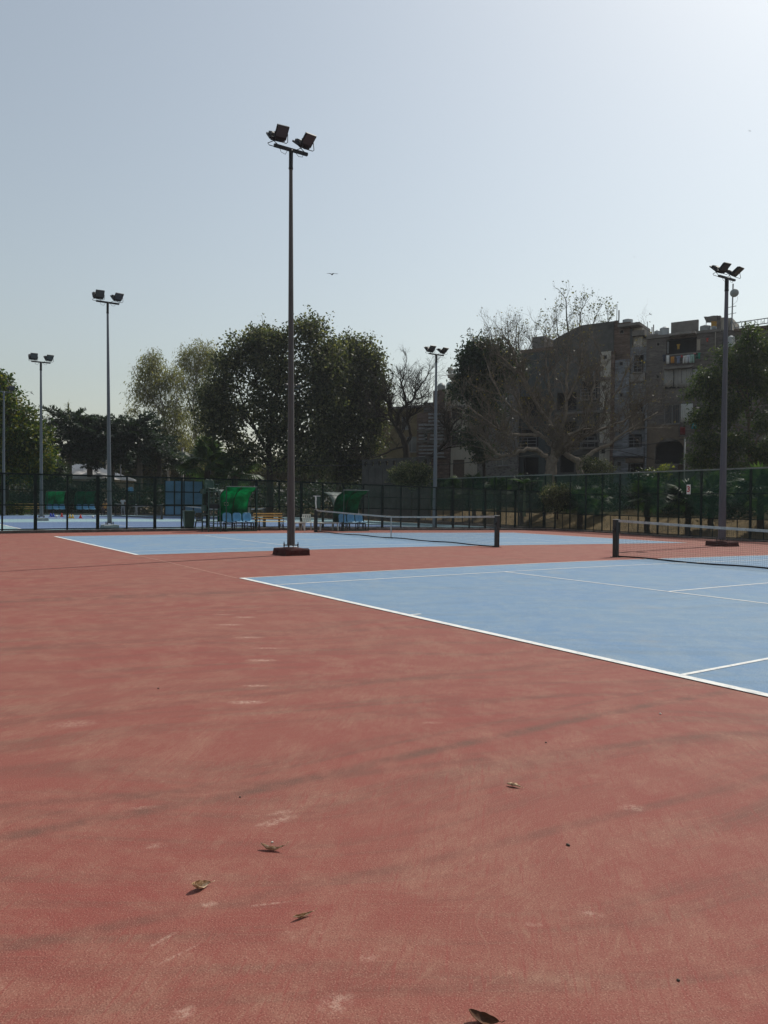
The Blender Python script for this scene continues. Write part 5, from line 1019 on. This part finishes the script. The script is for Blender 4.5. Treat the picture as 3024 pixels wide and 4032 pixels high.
tree('feathery_tree', 'feathery green tree at the right edge behind the purple-grey pole', 54., 2960, [[(2958, 1960), (2955, 1860), (2950, 1740), (2947, 1660), (2934, 1580), (2905, 1510), (2877, 1466)], [(2953, 1750), (2950, 1640), (2941, 1530), (2926, 1480)], [(2957, 1800), (2985, 1722), (3024, 1697), (3070, 1640)], [(2947, 1660), (2985, 1595), (3024, 1551)], [(2880, 1830), (2896, 1820), (2902, 1722), (2910, 1684)], [(2890, 1950), (2872, 1840), (2868, 1760)]],
     [(2790, 1490, 55, 45), (2742, 1545, 42, 26), (2850, 1425, 42, 50), (2945, 1375, 45, 60), (3005, 1400, 45, 70), (2895, 1480, 55, 42), (2830, 1545, 55, 40), (2960, 1500, 55, 50), (2830, 1630, 65, 50), (2765, 1640, 50, 35), (2890, 1610, 50, 45), (3030, 1520, 50, 70), (2800, 1730, 65, 50), (2890, 1740, 60, 50), (3010, 1650, 55, 50), (2760, 1810, 50, 40), (2860, 1840, 60, 40), (2980, 1790, 55, 45), (3050, 1780, 50, 60), (2960, 1320, 30, 30)],
     LM_FEATH, BK_MID, 780, 40, .3, .25, .32, .13, .4, 61, .75, base_z=.7, sprigs=20, twigfrac=.4)

# branching trees without leaves
def twig_tree(name, label, D, base_px, base_z, limbs, bk, r0, seed, sub=7, ln=1.6, levels=3, up=.5, lm=None, nleaf=0, leafln=.22, group='trees round the courts', twigm=None, spread=1., r_sub=.035):
    rg = np.random.default_rng(seed); g = at(base_px, 1990, D); org = np.array([g[0], g[1], base_z]); t = thing(name, label, 'tree', org, 0, group); b = MB(); tw = MB(); tips = []
    def grow(p, d, L_, r, lev):
        k = 4; pts = [p]; q = p.copy(); dd = d.copy()
        for i in range(k-1):
            dd = unit(dd+rg.normal(size=3)*.22+UP0*up*.12); q = q+dd*L_/(k-1); pts.append(q)
        tw.tube(pts, [r*(1-.6*i/(k-1)) for i in range(k)], 4 if lev > 1 else 3, False)
        if lev == 0: tips.append(q); return
        for c in range(int(rg.integers(3, 5))):
            i = rg.integers(1, k); nd = unit(dd+rand_unit(rg, 1)[0]*.85*spread+UP0*up*.4); grow(pts[i], nd, L_*rg.uniform(.5, .78), r*.55, lev-1)
    for (path, ra, rb, start) in limbs:
        pts = [at(p[0], p[1], D+(p[2] if len(p) > 2 else 0))-org for p in path]; k = len(pts)
        # densify with a little wander
        P = [pts[0]]
        for a, e in zip(pts[:-1], pts[1:]):
            for f in (.33, .66, 1): P.append(a+(e-a)*f+(rg.normal(size=3)*.05 if f < 1 else 0))
        n = len(P); rs = [ra+(rb-ra)*j/(n-1) for j in range(n)]; b.tube(P, rs, 7); tips.append(P[-1])
        for q in range(int(sub*max(1, k/4))):
            j = int(rg.integers(min(int(start*n), n-1), n)); dr = unit(P[min(j+1, n-1)]-P[max(j-1, 0)]); nd = unit(dr*.5+rand_unit(rg, 1)[0]*.8*spread+UP0*up); grow(P[j], nd, ln*rg.uniform(.6, 1.25)*(1 if j < n-2 else .9), min(r_sub, rs[j]*.6), levels-1)
        grow(P[-1], unit(P[-1]-P[-2]+UP0*.2), ln*1.05, max(.02, rb*.9), levels-1)
    b.build('trunk', bk, t, True); tag(tw.build('twigs', twigm or bk, t), kind='stuff')
    if nleaf:
        T_ = np.array(tips); P = T_[rg.integers(0, len(T_), nleaf)]+rg.normal(size=(nleaf, 3))*.12; Dv = rand_unit(rg, nleaf)-UP0*.4; Dv /= np.linalg.norm(Dv, axis=1, keepdims=True); N = np.cross(Dv, rand_unit(rg, nleaf)); N /= np.linalg.norm(N, axis=1, keepdims=True); L_ = rg.uniform(.6, 1.2, nleaf)*leafln
        V, F = quads(P, Dv, N, L_, L_*.55); link('crown', np_mesh('crown', V, F), lm, t)
    return t
twig_tree('bare_tree', 'bare dark tree with crooked limbs right of the leafy trees', 66., 1602, .2, [
    ([(1606, 1960), (1605, 1830), (1597, 1760), (1586, 1722), (1562, 1681)], .34, .2, .8), ([(1562, 1681), (1540, 1651), (1537, 1611), (1532, 1567), (1524, 1537, .5)], .14, .06, .3), ([(1562, 1681), (1567, 1632), (1589, 1602), (1602, 1592), (1589, 1543), (1581, 1513), (1589, 1483)], .17, .05, .35),
    ([(1602, 1592), (1629, 1570), (1638, 1543), (1657, 1516), (1676, 1488)], .1, .04, .2), ([(1597, 1760), (1618, 1715), (1605, 1665), (1610, 1640), (1635, 1627), (1660, 1600)], .15, .05, .4), ([(1540, 1651), (1502, 1640), (1480, 1616), (1467, 1594)], .09, .04, .2),
    ([(1667, 1900), (1672, 1809), (1716, 1781), (1757, 1741), (1770, 1711), (1768, 1686), (1751, 1673), (1730, 1654)], .2, .05, .4), ([(1768, 1700), (1789, 1665), (1830, 1630), (1860, 1620)], .1, .03, .2), ([(1597, 1757), (1540, 1773), (1486, 1798), (1431, 1811)], .1, .03, .2), ([(1629, 1570), (1665, 1560), (1690, 1530)], .06, .03, .1), ([(1567, 1632), (1520, 1580), (1500, 1540)], .07, .03, .1), ([(1720, 1780), (1790, 1760), (1850, 1750)], .07, .03, .2)], BK_DARK, .3, 71, 11, 1.25, 4, .5, r_sub=.045)
twig_tree('pale_tree', 'spreading pale-limbed tree with a haze of bare twigs before the houses', 58., 2175, .7, [
    ([(2160, 1960), (2163, 1880), (2172, 1812), (2190, 1797)], .5, .36, 1.), ([(2285, 1960), (2283, 1890), (2280, 1825), (2262, 1810), (2222, 1784)], .32, .2, 1.),
    ([(2172, 1812), (2152, 1796), (2114, 1771), (2076, 1766), (2033, 1785), (2003, 1793), (1975, 1796), (1948, 1777), (1921, 1750), (1889, 1731)], .2, .07, .45), ([(2190, 1797), (2212, 1771), (2174, 1750), (2136, 1720), (2108, 1701), (2068, 1657), (2045, 1600), (2030, 1540)], .22, .06, .35),
    ([(2125, 1712), (2081, 1711), (2000, 1713), (1962, 1690), (1894, 1639), (1840, 1595)], .15, .05, .35), ([(2190, 1797), (2225, 1768), (2260, 1744), (2296, 1717), (2339, 1701), (2380, 1687), (2450, 1663), (2500, 1625)], .24, .06, .3), ([(2282, 1825), (2315, 1795), (2347, 1774), (2401, 1750), (2434, 1720), (2470, 1698), (2530, 1660), (2590, 1622)], .18, .04, .4),
    ([(2180, 1800), (2187, 1744), (2195, 1706), (2163, 1663), (2130, 1622), (2108, 1581), (2070, 1527), (2045, 1450), (2020, 1380)], .24, .05, .35), ([(2195, 1706), (2217, 1674), (2230, 1581), (2228, 1500), (2238, 1400)], .16, .05, .25), ([(2187, 1744), (2150, 1690), (2175, 1600), (2160, 1500), (2150, 1410)], .14, .05, .3),
    ([(2260, 1744), (2300, 1660), (2330, 1580), (2340, 1480), (2370, 1400)], .14, .04, .25), ([(2339, 1701), (2380, 1620), (2430, 1540), (2470, 1460), (2490, 1400)], .11, .03, .25), ([(2230, 1581), (2270, 1500), (2290, 1420), (2300, 1350)], .1, .04, .2), ([(2108, 1581), (2060, 1480), (1990, 1420), (1960, 1390)], .1, .04, .2), ([(2068, 1657), (1990, 1580), (1940, 1500), (1920, 1440)], .1, .04, .2)],
    BK_PALE, .4, 72, 10, 1.8, 4, .6, leaf_mat('sparse_olive_leaves', (.05, .045, .02), (.09, .075, .03), (.22, .17, .03), .4), 2000, .17, twigm=BK_TWIG, r_sub=.05)
twig_tree('bare_tree', 'thin leggy tree rising behind the sloping grey roofline', 94., 2260, 0., [([(2260, 1960), (2262, 1600), (2250, 1400), (2235, 1290), (2228, 1180)], .25, .05, .5), ([(2255, 1400), (2280, 1300), (2290, 1220)], .1, .04, .2), ([(2250, 1380), (2200, 1330), (2190, 1260)], .1, .04, .2), ([(2258, 1380), (2320, 1310), (2345, 1250)], .08, .03, .3), ([(2258, 1420), (2370, 1330), (2395, 1270)], .08, .03, .5), ([(2250, 1420), (2170, 1370), (2150, 1320)], .08, .03, .4)], BK_DARK, .25, 73, 9, 1.5, 3, .8, LM_PEEP, 900, .3, r_sub=.03)
twig_tree('bare_tree', 'thin bare tree top rising over the pebble-clad house', 92., 2060, 0., [([(2060, 1960), (2058, 1600), (2050, 1430), (2040, 1330)], .25, .05, .6), ([(2052, 1430), (2010, 1370), (2000, 1310)], .1, .03, .3), ([(2052, 1430), (2085, 1370), (2110, 1310)], .1, .03, .3), ([(2054, 1450), (2030, 1380), (2035, 1290)], .08, .03, .3)], BK_DARK, .2, 74, 9, 1.4, 3, .8, LM_PEEP, 260, .26, r_sub=.03)

# fishtail palms, each frond its own part
def fish_frond(ln, rg):
    pts = [np.array([ln*f*(1-.15*f), 0, ln*(.30*f-.62*f**2.4)]) for f in np.linspace(0, 1, 9)]
    b = MB(); b.tube(pts, [.05*(1-.8*i/8) for i in range(9)], 5, False); Vq, Fq = [], []
    for i in range(1, 9):
        for s in (-1, 1):
            p = pts[i]; sl = ln*.42*(1-.5*abs(i/8-.45)); d = unit(np.array([.7, s*1., -.1-.2*rg.random()]))
            for k in range(9):
                f = .08+k/9*.95; base = p+d*sl*f+np.array([0, 0, -.3*sl*f*f]); dl = unit(d+rg.normal(size=3)*.45+np.array([.3, 0, -.55])); side = unit(np.cross(dl, rg.normal(size=3))); l_ = sl*.5; w_ = l_*.62
                j = len(Vq); Vq += [base, base+dl*l_*.75+side*w_*.5, base+dl*l_*.66, base+dl*l_-side*w_*.5]; Fq.append((j, j+1, j+2, j+3))
    b.add(Vq, Fq); return b
rg = np.random.default_rng(9); FROND = []
for k in range(3): me = fish_frond(2.9, rg).mesh('frond', False); me.materials.append(LM_FISH); FROND.append(me)
for i, (px, top, bot, D, sc, lab, nf) in enumerate(((270, 1655, 1775, 80., 1.05, 'leftmost dark fishtail palm with a pale flower spike', 34), (352, 1700, 1800, 82., .95, 'second dark fishtail palm from the left, behind the tall grey pole', 30), (438, 1665, 1785, 81., 1.05, 'third dark fishtail palm from the left, right of the tall grey pole', 34), (548, 1680, 1790, 80., 1.1, 'rightmost large dark fishtail palm, left of the eucalyptus', 34), (625, 1745, 1830, 84., .85, 'small fishtail palm at the foot of the eucalyptus', 22))):
    g = at(px, 1990, D); org = np.array([g[0], g[1], -.3]); t = thing('fishtail_palm', lab, 'palm', org, 0, 'fishtail palms beyond the west courts'); zt = at(px, top, D)[2]-org[2]; zb = at(px, bot, D)[2]-org[2]
    b = MB(); b.tube([(0, 0, -.2), (.05, 0, zb*.5), (0, .05, zb), (0, 0, zb+(zt-zb)*.6)], [.36, .31, .27, .12], 9); b.build('trunk', BK_GREY, t, True)
    for s in (-1, 1): b = MB(); b.tube([(0, 0, zb*.62), (s*.3, 0, zb*.85), (s*.7*sc, .1, zb*1.04)], [.2, .15, .07], 7); b.build('limb', BK_GREY, t, True)
    for k in range(nf):
        f = k/(nf-1); o = link('frond', FROND[k % 3], None, t); o.location = (rg.normal()*.35, rg.normal()*.35, zb+(zt-zb)*(.75*f)+rg.normal()*.15); el = .0+1.2*f+rg.normal()*.15; o.rotation_euler = (rg.normal()*.3, -el, k*2.4+rg.normal()*.3); q = sc*rg.uniform(.7, 1.12)*(1-.12*f); o.scale = (q, q, q)
    if i == 0:
        b = MB(); b.tube([(.25, 0, zt-1.2), (.15, 0, zt-.2), (-.1, 0, zt+.9), (-.45, 0, zt+1.9)], [.05, .1, .12, .05], 7)
        for q in range(90): f = rg.random(); c_ = np.array([.25-.7*f*f, 0, zt-1.+2.8*f]); d_ = rand_unit(rg, 1)[0]+np.array([-.3, 0, .3]); b.add([c_, c_+d_*.3+np.array([.06, 0, 0]), c_+d_*.55, c_+d_*.3-np.array([.06, 0, 0])], [(0, 1, 2, 3)])
        b.build('flower_spike', leaf_mat('pale_flower_spike', (.08, .09, .03), (.13, .14, .05), (.2, .19, .08), .4), t)

# fan palms along the bank, each fan its own part
def fan_leaf(Rr, pet, rg, n=22):
    b = MB(); b.tube([(0, 0, 0), (pet*.55, 0, .06), (pet, 0, .02)], [.018, .013, .01], 4, False); c = np.array([pet, 0, .02])
    for k in range(n):
        a = R(-128+256*k/(n-1)); d = np.array([math.cos(a), math.sin(a), 0.]); l_ = Rr*(1-.22*abs(a)/R(128))*rg.uniform(.92, 1.05); s = np.array([-d[1], d[0], 0.]); w_ = Rr*.085
        m1 = c+d*l_*.55+np.array([0, 0, .07*Rr]); e = c+d*l_+np.array([0, 0, -.18*Rr-.1*Rr*rg.random()]); b.add([c, m1-s*w_+np.array([0, 0, -.02]), m1, m1+s*w_+np.array([0, 0, -.02]), e], [(0, 1, 2), (0, 2, 3), (1, 4, 2), (2, 4, 3)])
    return b
rg = np.random.default_rng(17); FANS = []
for k in range(3): me = fan_leaf(.78, .62, rg).mesh('fan_leaf'); me.materials.append(LM_PALM); FANS.append(me)
BK_SHAG = bark('shaggy_palm_trunk', (.05, .04, .03), 12.)
def fan_palm(px, o_, cpy, sc, label, D=None, nf=15, trunk_r=.15, group='fan palms along the bank'):
    if D is None:
        A = F2A+ndir*o_; w = on_line(px, 2000, A, A+tdir); s = (w[:2]-F2A)@tdir; base = np.array([w[0], w[1], bank_h(s, o_)-.05])
    else: g = at(px, 1990, D); base = np.array([g[0], g[1], 0.])
    d = (base-C)@FW0; zc = max(.5, at(px, cpy, d)[2]-base[2]); t = thing('fan_palm', label, 'palm', base, 0, group)
    b = MB(); k = 9; b.tube([(.02*math.sin(i*2.), .02*math.cos(i*1.7), -.1+(zc)*i/(k-1)) for i in range(k)], [trunk_r*(1.0+.16*(i % 2))*(1 if i < k-1 else .6) for i in range(k)], 9); tr = b.build('trunk', BK_SHAG, t)
    for q in range(14): b = MB(); a = q*2.4; z = zc*(.45+.5*q/14); dd = np.array([math.cos(a), math.sin(a), 0]); b.tube([dd*trunk_r*.8+UP0*z, dd*(trunk_r+.1)+UP0*(z+.12)], [.03, .012], 4); b.build('leaf_stub', BK_SHAG, tr)
    for k in range(nf):
        f = (k+.5)/nf; ob = link('fan_leaf', FANS[k % 3], None, t); ob.location = (0, 0, zc-.08); el = R(78)-R(105)*f+rg.normal()*.1; ob.rotation_euler = (rg.normal()*.3, -el, k*2.4+rg.normal()*.25); q = sc*rg.uniform(.8, 1.1); ob.scale = (q, q, q)
    return t
for a in ((2285, .9, 1985, .95, 'fan palm nearest the corner of the far fence'), (2549, .9, 1962, 1.15, 'fan palm with yellowing lower fan in front of the dark hedge'), (2710, 1., 1968, 1.1, 'fan palm behind the number sign'), (2800, 2.6, 1945, 1.05, 'fan palm just left of the purple-grey pole'), (2995, 2.2, 1935, 1.2, 'fan palm at the right edge behind the far fence'), (2350, 3.4, 1965, .85, 'small fan palm right of the pale-topped bush'),
          (2054, 1.6, 1965, 1., 'fan palm left of the pale-topped bush, behind the netting'), (1500, 3., 1905, 1.05, 'fan palm farthest left along the bank, right of the second leafy tree'), (1585, 2.4, 1925, 1.1, 'fan palm under the rounded bush, left of the grey pole'), (1672, 2.8, 1930, 1., 'fan palm just left of the grey pole'), (1780, 2.6, 1930, 1.05, 'fan palm just right of the grey pole'), (1868, 2.2, 1925, 1.15, 'fan palm midway between the grey pole and the fence corner'), (1962, 3., 1930, 1., 'fan palm below the dark drooping tree')):
    fan_palm(*a)
fan_palm(815, 0, 1835, 2.3, 'large distant fan palm left of the largest tree, by the thin pole', 74., 18, .25, 'distant fan palms'); fan_palm(925, 0, 1868, 2.1, 'large distant fan palm close under the largest tree', 73., 16, .25, 'distant fan palms')

# hedges and bushes
def bush(name, label, D, blobs, lm, n, per, cr, ln, seed, base_z=.6, cat='bush', wd=.5, group=None):
    bx = blobs[0][0]; return tree(name, label, D, bx, [[(bx, 1985), (bx+2, (1985+blobs[0][1])/2), (bx, blobs[0][1])]], blobs, lm, BK_DARK, n, per, cr, ln, wd, .06, .4, seed, .1, group, base_z, cat=cat, twigfrac=.3)
bush('clipped_bush', 'rounded clipped bush with pale sunlit top beside the fence corner', 49.5, [(2195, 1945, 50, 42), (2160, 1955, 30, 40), (2230, 1950, 30, 42), (2195, 1985, 50, 25)], LM_BUSH, 170, 46, .16, .11, 81)
bush('round_bush', 'dark rounded bush left of the grey pole above the netting', 57., [(1620, 1855, 60, 36), (1570, 1870, 35, 30), (1670, 1865, 35, 32), (1620, 1890, 75, 30)], LM_BUSH, 190, 40, .2, .18, 82)
bush('flowering_shrub', 'leggy shrub with pale blossom in front of the cream strip', 55., [(2345, 1835, 40, 35), (2385, 1850, 35, 30), (2310, 1840, 25, 35), (2350, 1880, 60, 30)], LM_BUSH, 120, 34, .2, .13, 83)
bush('low_shrub', 'bright yellow-green tipped shrub above the far fence left of the pipe', 53., [(2585, 1868, 40, 16), (2610, 1855, 25, 14), (2570, 1885, 40, 20)], leaf_mat('yellow_green_leaves', (.05, .07, .015), (.10, .12, .02), (.2, .2, .04), .4), 60, 26, .2, .2, 84)
def hedge(label, s0, s1, o_, h, n, seed):
    rg = np.random.default_rng(seed); A = F2A+tdir*s0+ndir*o_; t = thing('hedge', label, 'hedge', (A[0], A[1], bank_h(s0, o_)), 0)
    s = rg.uniform(s0, s1, n); oo = o_+rg.normal(0, .55, n); hh = rg.random(n)**.8*h*(1+.2*np.sin(s*.9)+.12*np.sin(s*2.3))
    P = np.array([[*(F2A+tdir*a+ndir*b_), bank_h(a, b_)+c_] for a, b_, c_ in zip(s, oo, hh)])-np.array([A[0], A[1], bank_h(s0, o_)])
    Dv = rand_unit(rg, n)+UP0*.2; Dv /= np.linalg.norm(Dv, axis=1, keepdims=True); N = np.cross(Dv, rand_unit(rg, n)); N /= np.linalg.norm(N, axis=1, keepdims=True); L_ = rg.uniform(.12, .3, n); V, F = quads(P, Dv, N, L_, L_*.55); link('foliage', np_mesh('foliage', V, F), LM_HEDGE, t)
    b = MB()
    for a in np.arange(s0, s1, .7): p = F2A+tdir*a+ndir*o_; z = bank_h(a, o_); q = np.array([p[0], p[1], z])-np.array([A[0], A[1], bank_h(s0, o_)]); b.tube([q, q+np.array([.1*math.sin(a), .1*math.cos(a), h*.8])], [.03, .012], 5)
    tag(b.build('stems', BK_DARK, t), kind='stuff')
hedge('long dark hedge behind the fan palms on the right', 3.5, 32, 6.2, 2.1, 17000, 91); hedge('dark hedge behind the fan palms left of the fence corner', -38, 2.5, 7., 2.3, 16000, 92)
w = at(60, 2005, 62.); bush('clipped_hedge', 'clipped green hedge beside the yellow bench at the far left', 63., [(30, 2000, 60, 22), (80, 2003, 50, 20), (-30, 2000, 60, 22)], LM_LEFT, 120, 40, .2, .14, 93, 0., 'hedge')

def mass(name, label, pxs, D, y0, y1, n, lm, ln, seed):
    rg = np.random.default_rng(seed); px = rg.uniform(pxs[0], pxs[1], n); top = y0+(y1-y0)*.5*(.5+.5*np.sin(px*.021+seed)*np.sin(px*.0083+1))*.9; py = top+(y1-top)*rg.random(n); P = np.array([at(a, b_, D+c_) for a, b_, c_ in zip(px, py, rg.normal(0, 2.2, n))])
    Dv = rand_unit(rg, n); N = np.cross(Dv, rand_unit(rg, n)); N /= np.linalg.norm(N, axis=1, keepdims=True); L_ = rg.uniform(.6, 1.3, n)*ln; V, F = quads(P, Dv, N, L_, L_*.55); tag(link(name, np_mesh(name, V, F), lm), label, 'undergrowth', kind='stuff')
mass('far_wood', 'hazy far-off wood closing the view behind all the trees', (-250, 1560), 125., 1800, 1990, 15000, LM_SCRUB, .75, 5)
mass('undergrowth', 'dark undergrowth behind the west courts', (-150, 1420), 80., 1880, 2030, 17000, LM_HEDGE, .34, 6)
# banana-like plant, poles, cables, birds
t0 = at(2065, 1990, 53.); t = thing('banana_plant', 'broad-leaved banana plant above the far fence below the pale tree', 'plant', (t0[0], t0[1], .6))
b = MB(); zc = at(2065, 1905, 53.)[2]-.6; b.tube([(0, 0, -.1), (.03, 0, zc)], [.12, .07], 8); b.build('stem', leaf_mat('banana_stem', (.05, .07, .03), (.07, .09, .04), (.09, .1, .05), .1), t)
M_BAN = leaf_mat('banana_leaf', (.02, .05, .018), (.04, .08, .025), (.10, .13, .05), .4)
for k in range(7):
    a = k*2.4; P = []; el = .5+.5*((k*37) % 10)/10
    for i in range(9): f = i/8; x = 1.5*f*math.cos(el*(1-.9*f)); z = 1.5*f*math.sin(el)*(1-.75*f); hw_ = .2*math.sin(math.pi*min(1, f*.93+.06))**.6; P.append([(x*math.cos(a)-y*math.sin(a), x*math.sin(a)+y*math.cos(a), zc+z-.35*abs(y)) for y in (-hw_, -hw_*.5, 0, hw_*.5, hw_)])
    b = MB(); b.grid(P); b.build('banana_leaf', M_BAN, t, True)
M_PIPE = plain('pale_pipe_paint', (.36, .36, .35), .6, .2, 3.); M_CPOLE = plain('concrete_pole', (.30, .28, .26), .9, .25, 2.)
def post(px, py, D, r, label, mat, bz=0., nm='utility_pole'):
    g = at(px, 1990, D); zt = at(px, py, D)[2]; t = thing(nm, label, 'pole', (g[0], g[1], bz), 0); b = MB(); b.tube([(0, 0, -.3), (0, 0, (zt-bz)*.5), (0, 0, zt-bz)], [r, r*.92, r*.8], 8); b.build('shaft', mat, t, True); b = MB(); b.lathe([(r*1.1, zt-bz-.03), (r*1.1, zt-bz+.03), (r*.5, zt-bz+.06)], 8); b.build('cap', mat, t); return t
post(2693, 1733, 56., .055, 'thin pale pipe standing in front of the arched opening', M_PIPE, .7, 'pipe_post'); post(718, 1765, 88., .16, 'pale concrete post under the eucalyptus', M_CPOLE); post(475, 1830, 88., .1, 'short pale post between the fishtail palm trunks', M_CPOLE); post(955, 1793, 80., .2, 'pale concrete post under the largest tree', M_CPOLE); post(418, 1805, 90., .09, 'thin pale post beside the shed roof', M_CPOLE)
for (pp, lab) in (([(1650, 1838), (1950, 1812), (2250, 1770), (2460, 1764), (2700, 1728)], 'upper black cable sagging across the houses'), ([(2230, 1800), (2420, 1770), (2520, 1795), (2600, 1815)], 'lower black cable in front of the grey-blue bays'), ([(1170, 1832), (1350, 1834), (1480, 1826), (1640, 1806)], 'black cable crossing under the second leafy tree')):
    pts = [at(x, y, 63.5+(i*.2)) for i, (x, y) in enumerate(pp)]; b = MB(); b.tube([p-pts[0] for p in pts], .03, 5); o = b.build('power_cable', M_CORD, None, True); o.location = pts[0]; tag(o, lab, 'cable', 'power cables before the houses')
M_BIRD = plain('dark_feathers', (.02, .017, .014), .8, .3, 6.)
def bird(px, py, D, span, label, bank_, yaw):
    b = MB(); L_ = span*.42; b.tube([(-L_*.5, 0, 0), (-L_*.3, 0, .0), (0, 0, -.01*span), (L_*.3, 0, 0), (L_*.42, 0, .01*span), (L_*.5, 0, .0)], [span*.012, span*.04, span*.06, span*.045, span*.035, span*.01], 8)
    for s in (-1, 1):
        P = []
        for i in range(7): f = i/6; y = s*span*.5*f; x0 = L_*.22-.25*span*max(0, f-.45)**1.3; ch = span*(.2-.13*f); z = span*(.10*math.sin(f*2.2)-.05*f); P.append([(x0, y, z), (x0-ch*.5, y, z+.01*span), (x0-ch, y, z)])
        b.grid(P)
    b.grid([[(-L_*.42, y, 0) for y in (-span*.03, 0, span*.03)], [(-L_*.85, y, 0) for y in (-span*.09, 0, span*.09)]])
    o = b.build('bird', M_BIRD, None, True); o.location = at(px, py, D); o.rotation_euler = (bank_, 0, yaw); tag(o, label, 'bird', 'birds of prey in the sky')
bird(1308, 1080, 62., .95, 'large dark bird gliding just right of the tallest pole', R(-4), YAW+R(20)); bird(124, 1548, 120., .9, 'tiny bird above the trees on the left', R(35), YAW+R(60)); bird(2952, 516, 120., .5, 'tiny bird high at the right edge', R(20), YAW); bird(2497, 1012, 130., .4, 'tiny bird above the stair tower', R(10), YAW); bird(2560, 1237, 120., .7, 'tiny bird just above the brown brick roofs', R(25), YAW+R(30)); bird(158, 1295, 130., .4, 'tiny bird left of the second tallest pole top', R(15), YAW)
# ------------------------------------------------------------------ thin haze of the dusty day, a closed box round the whole place
m = NT('thin_haze'); m.t.nodes.remove(m.bsdf)
pv = m.n('VolumePrincipled', Density=.00026, Color=(.90, .94, 1.), Anisotropy=.35); m.t.links.new(pv.outputs[0], m.out.inputs['Volume'])
b = MB(); b.box(-2560, 2560, -2560, 2560, -1.6, 31.); hz = b.build('haze', m.mat); tag(hz, 'thin pale haze of a dusty day lying over the whole place', 'haze', kind='stuff')
